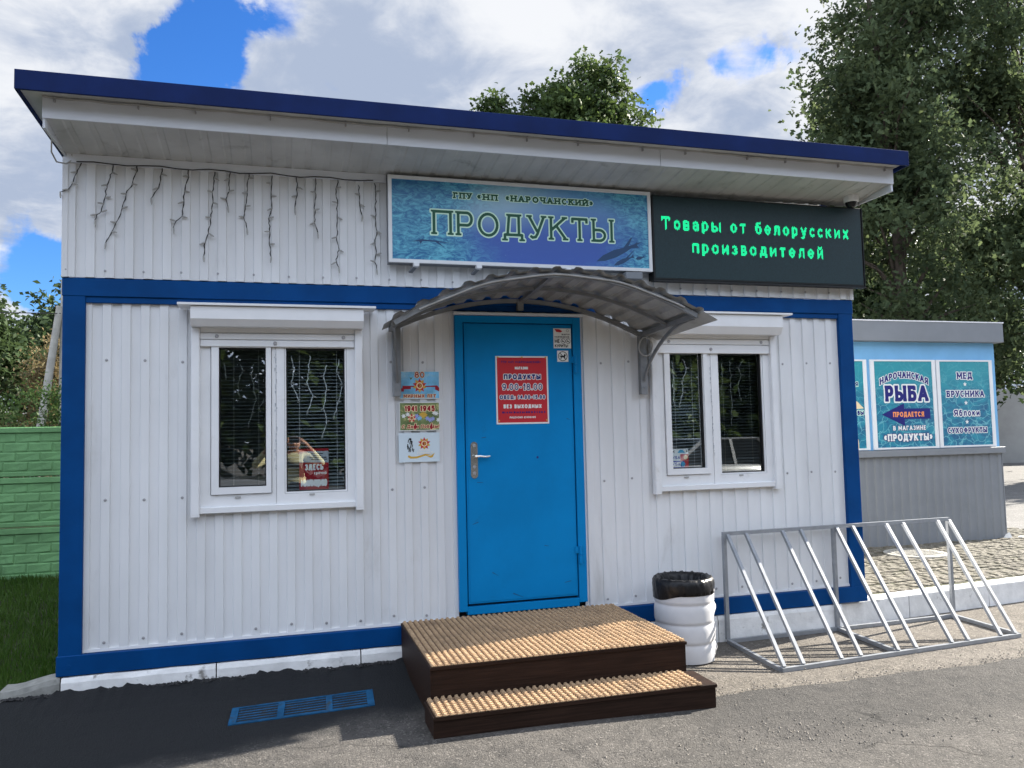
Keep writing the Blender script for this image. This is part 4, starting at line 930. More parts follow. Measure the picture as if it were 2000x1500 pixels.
mb = MB(); mb.tube([(.08+.1*k, -.058+.004*math.sin(k*2), 3.264+.007*math.sin(k*1.7)) for k in range(20)], .004, 5); mb.build('lead_wire', M['wire'], ic)
# indoor icicle strands and venetian blinds behind each pane
PANES = [(.943, 1.245, 1.134, 2.07, 'left pane of the left window'), (1.377, 1.772, 1.088, 2.07, 'right pane of the left window'), (4.273, 4.568, 1.146, 2.03, 'left pane of the right window'), (4.708, 5.102, 1.099, 2.03, 'right pane of the right window')]
IND = [[[(.97, 1.97), (.985, 1.88)], [(1.08, 1.96), (1.09, 1.915), (1.06, 1.83), (1.07, 1.75)], [(1.16, 1.965), (1.148, 1.89), (1.165, 1.8), (1.18, 1.72), (1.15, 1.63), (1.13, 1.55)], [(1.235, 1.73), (1.2, 1.66)]],
       [[(1.41, 2.02), (1.43, 1.93), (1.41, 1.83), (1.46, 1.72)], [(1.54, 2.03), (1.525, 1.9), (1.52, 1.82), (1.56, 1.74), (1.52, 1.64)], [(1.65, 1.96), (1.63, 1.88), (1.65, 1.78), (1.63, 1.65), (1.65, 1.56), (1.62, 1.47)], [(1.74, 2.0), (1.72, 1.9), (1.76, 1.82), (1.73, 1.7), (1.70, 1.6)]],
       [[(4.33, 2.0), (4.34, 1.9), (4.335, 1.78), (4.34, 1.66)], [(4.43, 2.01), (4.46, 1.94), (4.42, 1.84), (4.42, 1.74), (4.385, 1.65)]],
       [[(4.77, 1.98), (4.78, 1.86), (4.76, 1.74)], [(4.85, 2.0), (4.855, 1.88), (4.85, 1.76), (4.86, 1.68), (4.845, 1.5)], [(4.97, 2.0), (4.93, 1.95), (4.95, 1.88), (4.92, 1.8), (4.935, 1.7)]]]
for k, (a, b, c, d, nm) in enumerate(PANES):
    g = thing('icicle_lights', 'white icicle light strands hanging inside the '+nm, 'string lights', ((a+b)/2, .06, d), 'icicle lights inside the shop windows')
    for q, p_ in enumerate(IND[k]): strand(p_, .065, g, M['wwire'], .0022, .026, q)
    g = thing('venetian_blind', 'horizontal slatted venetian blind behind the '+nm, 'blind', ((a+b)/2, .1, c), 'venetian blinds inside the shop windows')
    mb = MB(); z = c+.01; rr = random.Random(k)
    while z < d+.02:
        tl = R(38) if (k in (1, 3) and z < c+.12) or (k == 2 and z < c+.5 and z > c+.42) else R(17+rr.uniform(-3, 5)); hw = .0125; sl_ = .0 if not (k == 2) else .012*(1-(z-c)/(d-c))
        dy, dz = hw*math.cos(tl), hw*math.sin(tl)
        mb.add([(a-.02, .098-dy, z-dz-sl_), (b+.02, .098-dy, z-dz), (b+.02, .098, z+.0025), (a-.02, .098, z+.0025-sl_), (b+.02, .098+dy, z+dz), (a-.02, .098+dy, z+dz-sl_)], [(0,1,2,3), (3,2,4,5)]); z += .0245
    mb.build('slats', M['blind'], g)
    mb = MB()
    for x in (a+.09, b-.05): mb.tube([(x, .083, c), (x, .083, d)], .0016, 4)
    mb.build('ladder_cord', M['wwire'], g)

# ------------------------------------------------------------------ stickers in the windows
def plate(name, label, cat, x0, x1, z0, z1, y, mk, th=.002, group=None):
    g = thing(name, label, cat, ((x0+x1)/2, y, z0), group)
    mb = MB(); mb.box(x0, x1, y, y+th, z0, z1); mb.build('panel', M[mk] if isinstance(mk, str) else mk, g); return g
g = plate('window_sticker', 'red and grey police notice ЗДЕСЬ inside the right pane of the left window', 'sticker', 1.461, 1.659, 1.095, 1.376, .03, 'p_dred')
mb = MB(); mb.flat([(1.461, 1.283), (1.659, 1.278), (1.659, 1.358), (1.461, 1.358)], .0294); mb.build('grey_field', M['p_grey'], g)
words(g, [('p_white', [dict(s='ЗДЕСЬ', x0=1.50, x1=1.622, z0=1.228, h=.042, wt=.24, gap=.2, res=16), dict(s='можно срочно', x0=1.49, x1=1.645, z0=1.198, h=.022, wt=.16, gap=.14, res=10), dict(s='вызвать', x0=1.52, x1=1.61, z0=1.176, h=.022, wt=.16, gap=.14, res=10), dict(s='МИЛИЦИЮ', x0=1.474, x1=1.646, z0=1.115, h=.050, wt=.2, gap=.2, res=16)]),
          ('p_black', [dict(s='абонент оператора', x0=1.53, x1=1.645, z0=1.338, h=.009, wt=.2, gap=.14, res=7), dict(s='при звонке', x0=1.55, x1=1.63, z0=1.326, h=.009, wt=.2, gap=.14, res=7), dict(s='оказавшимся рядом', x0=1.53, x1=1.652, z0=1.313, h=.009, wt=.2, gap=.14, res=7), dict(s='на территории', x0=1.535, x1=1.65, z0=1.300, h=.009, wt=.2, gap=.14, res=7)]) ] if False else [('p_white', [dict(s='ЗДЕСЬ', x0=1.50, x1=1.622, z0=1.228, h=.042, wt=.24, gap=.2, res=16), dict(s='срочно', x0=1.56, x1=1.645, z0=1.198, h=.022, wt=.16, gap=.14, res=10), dict(s='МИЛИЦИЮ', x0=1.474, x1=1.646, z0=1.115, h=.050, wt=.2, gap=.2, res=16)])], .0292)
mb = MB()
for k, (a, b) in enumerate(((1.54, 1.62), (1.555, 1.61), (1.53, 1.645), (1.54, 1.65))): mb.flat([(a, 1.338-.013*k), (b, 1.3375-.013*k), (b, 1.3435-.013*k), (a, 1.344-.013*k)], .0291)
mb.build('small_print', M['p_black'], g)
g = plate('window_sticker', 'payment card sticker with VISA logos in the left pane of the right window', 'sticker', 4.286, 4.436, 1.152, 1.30, .03, 'p_white')
def fl(par, name, mk, polys, y):
    mb = MB()
    for i, p_ in enumerate(polys): mb.flat(p_, y-.00012*i)
    return mb.build(name, M[mk], par)
rect = lambda a, b, c, d: [(a, c), (b, c), (b, d), (a, d)]
circ = lambda x, z, r, n=20: [(x+r*math.cos(2*math.pi*k/n), z+r*math.sin(2*math.pi*k/n)) for k in range(n)]
fl(g, 'red_field', 'p_red', [rect(4.365, 4.436, 1.205, 1.258), rect(4.400, 4.436, 1.152, 1.204)], .0296)
fl(g, 'blue_field', 'p_visa', [rect(4.365, 4.3995, 1.152, 1.204), rect(4.286, 4.364, 1.196, 1.207), rect(4.286, 4.364, 1.152, 1.160)], .0296)
fl(g, 'cream_disc', 'p_cream', [circ(4.412, 1.233, .018)], .0292); fl(g, 'cyan_disc', 'p_cyan', [circ(4.388, 1.180, .018)], .0292); fl(g, 'emblem', 'p_cyan', [[(4.34, 1.268), (4.405, 1.268), (4.395, 1.282), (4.385, 1.292), (4.362, 1.292), (4.35, 1.280)]], .0292)
fl(g, 'dark_mark', 'p_black', [[(4.29, 1.266), (4.305, 1.276), (4.320, 1.266), (4.312, 1.278), (4.318, 1.290), (4.305, 1.281), (4.292, 1.290), (4.298, 1.278)], [(4.417, 1.276), (4.428, 1.276), (4.4225, 1.294)]], .0292)
words(g, [('p_visa', [dict(s='VISA', x0=4.291, x1=4.360, z0=1.219, h=.026, wt=.2, gap=.16, res=14, slant=.15), dict(s='VISA', x0=4.291, x1=4.360, z0=1.168, h=.026, wt=.2, gap=.16, res=14, slant=.15)]), ('p_white', [dict(s='ММ', x0=4.372, x1=4.43, z0=1.23, h=.004, wt=.3, res=8)] if False else [])][:1], .0292)

# ------------------------------------------------------------------ posters left of the door
def starorder(par, cx, cz, r, y, rays='p_gold', st='p_red'):
    fl(par, 'gold_rays', rays, [star(cx, cz, r, r*.55, 5, 270), star(cx, cz, r*.8, r*.6, 10, 80)], y)
    fl(par, 'red_star', st, [star(cx, cz, r*1.02, r*.46)], y-.0004)
    fl(par, 'white_ring', 'p_cream', [circ(cx, cz, r*.46)], y-.0007); fl(par, 'red_disc', 'p_dred', [circ(cx, cz, r*.31)], y-.0009)
    mb = MB(); sickle(mb, cx, cz, r*.2, y-.0011); mb.build('hammer_and_sickle', M['p_gold'], par)
g = plate('poster', 'sky blue poster 80 МИРНЫХ ЛЕТ with a star, topmost of three beside the door', 'poster', 2.153, 2.443, 1.712, 1.911, -.006, 'p_white', group='posters beside the door')
M['skyprint'] = mat('sky_print', lin(120, 185, 222), .3, var=.35, vscale=7, dirt=lin(205, 225, 225), dscale=8, dlo=.5, dhi=.75)
fl(g, 'sky_field', 'skyprint', [rect(2.157, 2.439, 1.716, 1.907)], -.0066)
fl(g, 'ribbon', 'p_dred', [[(2.155, 1.765), (2.185, 1.765), (2.185, 1.782), (2.235, 1.782), (2.235, 1.797), (2.41, 1.797), (2.41, 1.778), (2.44, 1.765), (2.44, 1.79), (2.425, 1.808), (2.36, 1.806), (2.235, 1.806), (2.175, 1.806), (2.175, 1.79), (2.157, 1.786)]], -.0072)
starorder(g, 2.298, 1.807, .052, -.0076)
words(g, [('p_cream', [dict(s='80', x0=2.262, x1=2.334, z0=1.864, h=.042, wt=.16, serif=0, res=18, halo=.08), dict(s='МИРНЫХ ЛЕТ', x0=2.182, x1=2.415, z0=1.722, h=.022, wt=.24, serif=.12, gap=.22, res=16, halo=.14)]), ('p_dred', [dict(s='80', x0=2.262, x1=2.334, z0=1.864, h=.042, wt=.16, res=18), dict(s='МИРНЫХ ЛЕТ', x0=2.182, x1=2.415, z0=1.722, h=.022, wt=.24, serif=.12, gap=.22, res=16)])], -.0074)
fl(g, 'dove', 'p_olive', [[(2.225, 1.872), (2.238, 1.862), (2.25, 1.874), (2.243, 1.856), (2.234, 1.848)]], -.0072)
g = plate('poster', 'flowery olive poster dated 1941 1945, middle one of three beside the door', 'poster', 2.150, 2.440, 1.485, 1.688, -.006, 'p_white', group='posters beside the door')
M['oliveprint'] = mat('olive_print', lin(112, 128, 84), .3, var=.4, vscale=14, dirt=lin(196, 190, 130), dscale=16, dlo=.52, dhi=.66)
fl(g, 'print_field', 'oliveprint', [rect(2.155, 2.435, 1.490, 1.683)], -.0066)
rr = random.Random(4)
for mk, spots in (('p_violet', [(2.37, 1.56), (2.35, 1.572), (2.39, 1.568), (2.275, 1.59), (2.262, 1.578)]), ('p_white', [(2.40, 1.612), (2.415, 1.606), (2.18, 1.59), (2.21, 1.602), (2.43, 1.56)]), ('p_gold', [(2.32, 1.605), (2.305, 1.598), (2.335, 1.596), (2.318, 1.588)]), ('p_lblue', [(2.29, 1.572), (2.30, 1.58)])):
    fl(g, 'flower', mk, [star(x, z, .019, .010, 6, rr.uniform(0, 60)) for x, z in spots], -.0071)
starorder(g, 2.238, 1.575, .034, -.0076, 'p_cream')
words(g, [('p_cream', [dict(s='1941', x0=2.19, x1=2.275, z0=1.622, h=.042, wt=.24, res=16, halo=.1), dict(s='1945', x0=2.30, x1=2.405, z0=1.622, h=.042, wt=.24, res=16, halo=.1), dict(s='С Днем Победы!', x0=2.166, x1=2.432, z0=1.502, h=.026, wt=.2, gap=.12, res=16, halo=.12, slant=.12)]), ('p_dred', [dict(s='1941', x0=2.19, x1=2.275, z0=1.622, h=.042, wt=.24, res=16), dict(s='1945', x0=2.30, x1=2.405, z0=1.622, h=.042, wt=.24, res=16), dict(s='С Днем Победы!', x0=2.166, x1=2.432, z0=1.502, h=.026, wt=.2, gap=.12, res=16, slant=.12)])], -.0074)
M['paleprint'] = mat('pale_print', lin(206, 220, 228), .3)
g = plate('poster', 'pale poster with a star and a small figure, lowest of three beside the door', 'poster', 2.143, 2.436, 1.262, 1.469, -.006, 'paleprint', group='posters beside the door')
starorder(g, 2.325, 1.392, .046, -.0072)
rr = random.Random(9); pol = []
for k in range(16):
    x = 2.222+rr.uniform(-.022, .026); z = 1.325+rr.uniform(0, .085); pol.append([(x, z), (x+.006, z+.004), (x+.010, z+.026), (x+.003, z+.022)])
fl(g, 'figure', 'p_black', pol+[circ(2.224, 1.425, .009, 8)], -.0068)
fl(g, 'ribbon', 'p_gold', [[(2.205, 1.30), (2.225, 1.287), (2.27, 1.288), (2.33, 1.305), (2.38, 1.312), (2.33, 1.318), (2.27, 1.302), (2.232, 1.302), (2.212, 1.312)], [(2.335, 1.306), (2.37, 1.290), (2.385, 1.295), (2.40, 1.325), (2.385, 1.315), (2.372, 1.305)]], -.0068)
words(g, [('p_white', [dict(s='ПОМНИМ', x0=2.285, x1=2.365, z0=1.338, h=.016, wt=.26, res=12), dict(s='ГОРДИМСЯ', x0=2.275, x1=2.385, z0=1.318, h=.018, wt=.26, res=12)])], -.0082)

# ------------------------------------------------------------------ signs on the door
YD = -.033
g = plate('hours_sign', 'red opening hours sign with white rim on the blue door', 'sign', 2.857, 3.262, 1.5185, 2.021, YD, 'p_white', .003)
fl(g, 'red_field', 'p_red', [rect(2.868, 3.251, 1.530, 2.010)], YD-.0005)
hs = [('p_white', [dict(s='МАГАЗИН', x0=3.005, x1=3.105, z0=1.921, h=.022, wt=.26, gap=.2, res=16), dict(s='ПРОДУКТЫ', x0=2.918, x1=3.203, z0=1.848, h=.038, wt=.26, gap=.2, halo=.12, res=20), dict(s='9.00-18.00', x0=2.905, x1=3.214, z0=1.769, h=.047, wt=.15, serif=.1, gap=.2, halo=.10, res=20), dict(s='ОБЕД: 14.00-15.00', x0=2.884, x1=3.234, z0=1.702, h=.029, wt=.24, gap=.24, halo=.13, res=18), dict(s='БЕЗ ВЫХОДНЫХ', x0=2.912, x1=3.205, z0=1.634, h=.030, wt=.28, gap=.22, res=18), dict(s='ЛИЦЕНЗИЯ 62400/105', x0=2.955, x1=3.157, z0=1.560, h=.015, wt=.22, gap=.2, res=12)]),
      ('p_navy', [dict(s='ГПУ «НП «НАРОЧАНСКИЙ»', x0=2.90, x1=3.205, z0=1.968, h=.017, wt=.2, gap=.2, res=12), dict(s='ПРОДУКТЫ', x0=2.918, x1=3.203, z0=1.848, h=.038, wt=.26, gap=.2, res=20), dict(s='9.00-18.00', x0=2.905, x1=3.214, z0=1.769, h=.047, wt=.15, serif=.1, gap=.2, res=20), dict(s='ОБЕД: 14.00-15.00', x0=2.884, x1=3.234, z0=1.702, h=.029, wt=.24, gap=.24, res=18), dict(s='ПОС. НАРОЧЬ УЛ. ЛЕНИНСКАЯ', x0=2.897, x1=3.228, z0=1.596, h=.014, wt=.18, gap=.2, res=12)] if False else [dict(s='ГПУ «НП «НАРОЧАНСКИЙ»', x0=2.90, x1=3.205, z0=1.968, h=.017, wt=.2, gap=.2, res=12), dict(s='ПРОДУКТЫ', x0=2.918, x1=3.203, z0=1.848, h=.038, wt=.26, gap=.2, res=20), dict(s='9.00-18.00', x0=2.905, x1=3.214, z0=1.769, h=.047, wt=.15, serif=.1, gap=.2, res=20), dict(s='ОБЕД: 14.00-15.00', x0=2.884, x1=3.234, z0=1.702, h=.029, wt=.24, gap=.24, res=18)])]
words(g, hs, YD-.001)
mb = MB(); rr = random.Random(2); x = 2.90
while x < 3.225:
    d_ = rr.uniform(.006, .014); mb.flat(rect(x, x+d_, 1.598, 1.608+rr.uniform(0, .004)), YD-.0012); x += d_+rr.uniform(.003, .012)
mb.build('small_print', M['p_navy'], g)
mb = MB()
for x, z in ((2.875, 2.012), (3.06, 2.012), (3.245, 2.012), (2.876, 1.545), (3.243, 1.545)): mb.lathe([(.006, 0), (.006, -.002), (.0001, -.003)], (x, YD-.0008, z), 8, 'y')
mb.build('screw', M['p_gold'], g)
g = plate('no_smoking_sign', 'white video surveillance and НЕ КУРИТЬ notice at the top right of the door', 'sign', 3.313, 3.452, 2.082, 2.233, YD, 'p_white', .0015)
words(g, [('p_black', [dict(s='ВЕДЕТСЯ', x0=3.378, x1=3.44, z0=2.181, h=.011, wt=.24, res=10), dict(s='НАБЛЮДЕНИЕ', x0=3.322, x1=3.44, z0=2.162, h=.012, wt=.24, res=10), dict(s='НЕ', x0=3.322, x1=3.362, z0=2.122, h=.029, wt=.2, res=14), dict(s='КУРИТЬ!', x0=3.322, x1=3.425, z0=2.089, h=.023, wt=.2, res=14)] )], YD-.0006)
def ringpoly(mb, cx, cz, r, t_, y, n=20):
    for k in range(n):
        a, b = 2*math.pi*k/n, 2*math.pi*(k+1)/n; mb.flat([(cx+r*math.cos(a), cz+r*math.sin(a)), (cx+r*math.cos(b), cz+r*math.sin(b)), (cx+(r-t_)*math.cos(b), cz+(r-t_)*math.sin(b)), (cx+(r-t_)*math.cos(a), cz+(r-t_)*math.sin(a))], y)
mb = MB(); y_ = YD-.0006
for cx in (3.389, 3.428): ringpoly(mb, cx, 2.136, .019, .0028, y_); mb.flat([(cx-.014, 2.148), (cx-.011, 2.150), (cx+.014, 2.124), (cx+.011, 2.122)], y_-.0002); mb.flat(rect(cx-.011, cx+.008, 2.131, 2.136), y_-.0004)
ringpoly(mb, 3.425, 2.216, .010, .002, y_); mb.flat(rect(3.316, 3.449, 2.1555, 2.157), y_)
mb.build('pictogram', M['p_black'], g)
fl(g, 'camera_pictogram', 'p_red', [[(3.322, 2.228), (3.36, 2.226), (3.385, 2.212), (3.37, 2.202), (3.335, 2.206)]], y_)
g = plate('no_dogs_sign', 'small square white no dogs pictogram on the door', 'sign', 3.339, 3.427, 1.980, 2.064, YD, 'p_white', .0015)
mb = MB(); ringpoly(mb, 3.383, 2.022, .037, .005, y_)
mb.flat([(3.358, 2.028), (3.366, 2.026), (3.39, 2.026), (3.398, 2.042), (3.404, 2.034), (3.412, 2.031), (3.404, 2.026), (3.401, 2.015), (3.402, 2.0), (3.396, 2.0), (3.394, 2.013), (3.374, 2.013), (3.370, 2.0), (3.364, 2.0), (3.366, 2.018), (3.356, 2.02)], y_)
mb.flat([(3.356, 2.046), (3.36, 2.05), (3.41, 1.998), (3.406, 1.994)], y_-.0003); mb.build('pictogram', M['p_black'], g)

# ------------------------------------------------------------------ entrance steps and mats
st = thing('entrance_steps', 'dark brown laminate two-step landing in front of the blue door', 'steps', (2.93, -.7, -.15))
UX0, UX1, UY, UZ = 2.14, 3.725, -1.165, .15; SX0, SX1, SY_, SZ_ = 2.105, 3.765, -1.44, -.03
mb = MB(); mb.box(UX0+.012, UX1-.012, UY, UY+.016, -.2, UZ-.02, .001); mb.build('riser', M['wood'], st)
mb = MB(); mb.box(SX0+.012, SX1-.012, SY_, SY_+.016, -.26, SZ_-.02, .001); mb.build('riser', M['wood'], st)
for x0 in (UX0, UX1-.016):
    mb = MB(); mb.box(x0, x0+.016, UY+.002, -.03, -.26, UZ-.018, .001); mb.build('side_panel', M['wood'], st)
for x0 in (SX0, SX1-.016):
    mb = MB(); mb.box(x0, x0+.016, SY_+.002, UY-.001, -.26, SZ_-.02, .001); mb.build('side_panel', M['wood'], st)
mb = MB(); mb.box(UX0-.004, UX1+.004, UY-.012, -.028, UZ-.018, UZ, .002); mb.build('tread', M['wood'], st)
mb = MB(); mb.box(SX0-.004, SX1+.004, SY_-.012, UY-.001, SZ_-.02, SZ_, .002); mb.build('tread', M['wood'], st)
def ribmat(name, label, x0, x1, y0, y1, z):
    g = thing(name, label, 'doormat', ((x0+x1)/2, (y0+y1)/2, z), 'coir coloured ribbed mats on the entrance steps')
    mb = MB(); mb.box(x0+.004, x1-.004, y0+.008, y1, z+.001, z+.005); mb.build('backing', M['matbase'], g)
    mb = MB(); n = int(round((x1-x0)/.038)); p = (x1-x0)/n
    for i in range(n):
        cx = x0+(i+.5)*p; mb.add([(cx-.006, y0, z+.005), (cx+.006, y0, z+.005), (cx+.006, y1, z+.005), (cx-.006, y1, z+.005), (cx-.005, y0, z+.011), (cx+.005, y0, z+.011), (cx+.005, y1, z+.011), (cx-.005, y1, z+.011)], [(4,5,6,7),(0,1,5,4),(1,2,6,5),(3,0,4,7),(2,3,7,6)])
        y = y0 + (0 if i % 2 else .0); k = 0
        while y < y1-.004:
            d = .015; xo = random.uniform(-.001, .001); w0 = .0125; ht = .018+random.uniform(-.002, .002); skew = .006
            b0 = [(cx-w0+xo, y-.001), (cx+w0+xo, y-.001+skew), (cx+w0+xo, y+d+skew), (cx-w0+xo, y+d)]
            vs = [(q[0], q[1], z+.0055) for q in b0]+[(cx+xo+(q[0]-cx-xo)*.62, q[1]+(.002 if j < 2 else -.002), z+ht) for j, q in enumerate(b0)]
            mb.add(vs, [(4,5,6,7),(0,1,5,4),(1,2,6,5),(2,3,7,6),(3,0,4,7)]); y += .030; k += 1
    mb.build('ribs', M['mat'], g); return g
ribmat('doormat', 'tan ribbed mat covering the upper landing at the door', UX0+.0, UX1-.002, UY-.014, -.035, UZ)
ribmat('doormat', 'narrow tan ribbed mat on the lower step', SX0+.005, SX1-.085, SY_-.016, UY-.004, SZ_)

# ------------------------------------------------------------------ bin and liner
BX, BY, BZ, BR = 4.135, -.38, gz(4.135, -.38), .213
prof = []
zz_ = 0.0
for k in range(4):
    h0 = k*.142
    prof += [(.992, h0+.004), (1.0, h0+.02), (1.0, h0+.085), (.992, h0+.108), (.978, h0+.122), (.966, h0+.132), (.972, h0+.140)]
prof = [(r*BR, h*.96) for r, h in prof]
def dent(r, h, a, i):
    da = abs(((a-R(-15)+math.pi) % (2*math.pi))-math.pi); wv = math.exp(-(da/.6)**2)
    q = r - wv*(.007*math.sin(h*44+1.2)+.008*math.sin(h*23+a*9)) ; return q, h
mb = MB(); mb.lathe(prof, (BX, BY, BZ), 56, 'z', dent)
mb.disc((BX, BY, BZ+.03), BR*.95, 40, 'z')
bn = mb.build('rubbish_bin', M['bin'], smooth='all'); tag(bn, 'white ribbed plastic rubbish bin standing beside the brown steps', 'bin')
def bagfn(r, h, a, i):
    wr = .0014*math.sin(a*17+i*1.3)+.0012*math.sin(a*29+i)+.001*math.sin(a*53+2*i)
    if i == 0: h = h + .035*math.sin(a+2.4) + .006*math.sin(5*a)
    if i >= 6: wr *= 4.0
    return r+wr, h+wr*.5
bp = [(BR*1.012, .455), (BR*1.02, .47), (BR*1.03, .50), (BR*1.035, .53), (BR*1.02, .558), (BR*.97, .576), (BR*.89, .580), (BR*.80, .572), (BR*.74, .55), (BR*.70, .49), (BR*.62, .4), (.001, .36)]
mb = MB(); mb.lathe(bp, (BX, BY, BZ), 120, 'z', bagfn); tag(mb.build('bin_bag', M['bag'], smooth='all'), 'glossy black bin bag folded over the rim of the white bin', 'bin bag')

# ------------------------------------------------------------------ bicycle rack
rk = thing('bicycle_rack', 'grey square tube bicycle rack with sloping bars standing by the shop corner', 'bike rack', (5.7, -.45, -.2))
FL, FR_, BL, BR_ = Vector((4.59, -.875, -.19)), Vector((6.811, -.722, -.19)), Vector((4.656, -.084, -.19)), Vector((6.863, -.032, -.19))
TL, TR = BL+Vector((0, 0, .822)), BR_+Vector((0, 0, .822)); q = .028
def rbar(name, a, b, up=(0, 0, 1), w_=q, h_=q):
    mb = MB(); mb.bar(a, b, w_, h_, up); return mb.build(name, M['rack'], rk)
rbar('top_rail', TL-Vector((.012, 0, 0)), TR+Vector((.012, 0, 0))); rbar('base_rail', FL, FR_); rbar('base_rail', BL+Vector((0, 0, .0)), BR_)
for f in (0, .462, 1): 
    rbar('post', BL.lerp(BR_, f)+Vector((0, 0, .015)), TL.lerp(TR, f)-Vector((0, 0, .015)), (0, 1, 0)); rbar('cross_tube', BL.lerp(BR_, f)+Vector((0, -.016, .001)), FL.lerp(FR_, f)+Vector((0, .016, .001)))
for fb, ft in zip((0.012, 0.084, 0.231, 0.308, 0.461, 0.537, 0.692, 0.765, 0.915, 0.983), (0.01, 0.085, 0.237, 0.315, 0.471, 0.544, 0.698, 0.776, 0.941, .997)):
    rbar('sloping_bar', FL.lerp(FR_, fb)+Vector((0, .008, .015)), TL.lerp(TR, ft)+Vector((0, -.016, -.008)), (1, 0, 0), .024, .024)

# ------------------------------------------------------------------ drain grate, manhole cover
gr = thing('drain_grate', 'blue painted slotted drain grate set in the dark asphalt', 'drain grate', (1.46, -.69, -.15))
A, B_, C_, D_ = (1.05, -.86), (1.87, -.80), (1.885, -.52), (1.06, -.585); gzz = -.136
def gp(u, v): 
    x = (A[0]*(1-u)+B_[0]*u)*(1-v)+(D_[0]*(1-u)+C_[0]*u)*v; y = (A[1]*(1-u)+B_[1]*u)*(1-v)+(D_[1]*(1-u)+C_[1]*u)*v; return x, y
def gbar(mb, u0, u1, v0, v1, z0, z1):
    c = [gp(u0, v0), gp(u1, v0), gp(u1, v1), gp(u0, v1)]; zo = lambda y: .0 if y < -.75 else .007*((y+.75)/.2)
    vs = [(x, y, z0+zo(y)) for x, y in c]+[(x, y, z1+zo(y)) for x, y in c]
    mb.add(vs, [(0,3,2,1),(4,5,6,7),(0,1,5,4),(1,2,6,5),(2,3,7,6),(3,0,4,7)])
mb = MB(); gbar(mb, .0, 1, .0, .06, gzz-.03, gzz); gbar(mb, 0, 1, .94, 1, gzz-.03, gzz)
for u0, u1 in ((0, .05), (.318, .365), (.655, .70), (.95, 1)): gbar(mb, u0, u1, .06, .94, gzz-.03, gzz+.001)
mb.build('frame', M['grate'], gr)
for k in range(6):
    mb = MB(); v = .13+k*.148; gbar(mb, .05, .318, v-.028, v+.028, gzz-.025, gzz-.004); gbar(mb, .365, .655, v-.028, v+.028, gzz-.025, gzz-.004); gbar(mb, .70, .95, v-.028, v+.028, gzz-.025, gzz-.004); mb.build('slat', M['grate'], gr)
mb = MB(); gbar(mb, .02, .98, .02, .98, gzz-.05, gzz-.026); mb.build('sump', M['black'], gr)
mh = thing('manhole_cover', 'round light grey manhole cover set in the cobbles before the kiosk', 'manhole cover', (8.2, 1.83, 0))
M['iron'] = mat('painted_iron', (.34, .33, .30), .7, var=.15, vscale=20, bump=.001, bscale=90)
mb = MB(); mb.lathe([(.33, -.02), (.33, .008), (.285, .010), (.283, .004), (.27, .004), (.268, .012), (.0001, .012)], (8.2, 1.83, 0.006), 48); mb.build('ring', M['iron'], mh)
mb = MB()
for i in range(-6, 7):
    for j in range(-2, 3):
        x, y = i*.038, j*.09
        if math.hypot(x, y) < .24: mb.box(8.2+x-.008, 8.2+x+.008, 1.83+y-.034, 1.83+y+.034, .018, .025)
mb.build('lid_ribs', M['iron'], mh)

# ------------------------------------------------------------------ kiosk
KX0, KX1, KY = 7.0, 10.18, 2.45
ki = thing('kiosk', 'grey and sky blue kiosk with turquoise window posters standing right of the shop', 'kiosk', (8.6, KY, 0))
mb = MB(); ribs(KX0, KX1, -.02, 1.07, KY, mb, .125, .012); mb.box(KX1, KX1+.012, KY-.004, KY+2.2, -.02, 1.07); mb.build('lower_wall', M['kgrey'], ki)
mb = MB(); mb.box(KX0, KX1+.03, KY-.045, KY+.03, 1.071, 1.15, .004); mb.build('ledge', M['kgrey'], ki)
mb = MB(); mb.box(KX0, KX1-.01, KY+.012, KY+2.2, 1.152, 2.48); mb.build('upper_wall', M['kblue'], ki)
mb = MB(); mb.box(KX0-.05, KX1+.045, KY-.10, KY+2.25, 2.477, 2.725, .006); ro = mb.build('roof', M['kgrey'], ki)
mb = MB(); mb.box(KX0-.055, KX1+.05, KY-.106, KY+2.255, 2.722, 2.736); mb.build('flashing', M['white'], ro)
def kpanel(x0, x1):
    f = .05; mb = MB(); z0, z1 = 1.160, 2.258
    mb.box(x0-f, x0, KY-.012, KY+.011, z0, z1); mb.box(x1, x1+f, KY-.012, KY+.011, z0, z1); mb.box(x0, x1, KY-.012, KY+.011, z0, z0+.022); mb.box(x0, x1, KY-.012, KY+.011, z1-.02, z1)
    o = mb.build('window', M['white'], ki)
    mb = MB(); mb.add([(x0, KY-.004, z0+.022), (x1, KY-.004, z0+.022), (x1, KY-.004, z1-.02), (x0, KY-.004, z1-.02)], [(0,1,2,3)]); mb.build('print', M['waterprint'], o); return o
yk = KY-.006
o = kpanel(7.30, 8.132)
words(o, [('p_halo', [dict(s='КОПЧЕНАЯ', x0=7.42, x1=8.05, z0=1.95, h=.07, wt=.2, halo=.1, res=14)] if False else [dict(s='ая', x0=7.99, x1=8.05, z0=1.93, h=.07, wt=.2, halo=.1, res=14), dict(s='овы', x0=7.98, x1=8.115, z0=1.585, h=.07, wt=.2, halo=.1, res=14)] if 'я' in G else [dict(s='АЯ', x0=7.97, x1=8.05, z0=1.93, h=.055, wt=.2, halo=.12, res=14), dict(s='овы', x0=7.98, x1=8.115, z0=1.585, h=.07, wt=.2, halo=.1, res=14)]), ('p_navy', [dict(s='АЯ', x0=7.97, x1=8.05, z0=1.93, h=.055, wt=.2, res=14), dict(s='овы', x0=7.98, x1=8.115, z0=1.585, h=.07, wt=.2, res=14)])], yk)
fl(o, 'fish', 'p_cream', [fishpoly(7.86, 1.76, .55, .16, 160)], yk); fl(o, 'fish', 'p_cream', [fishpoly(7.9, 1.38, .5, .2, 120)], yk)
o = kpanel(8.292, 9.156)
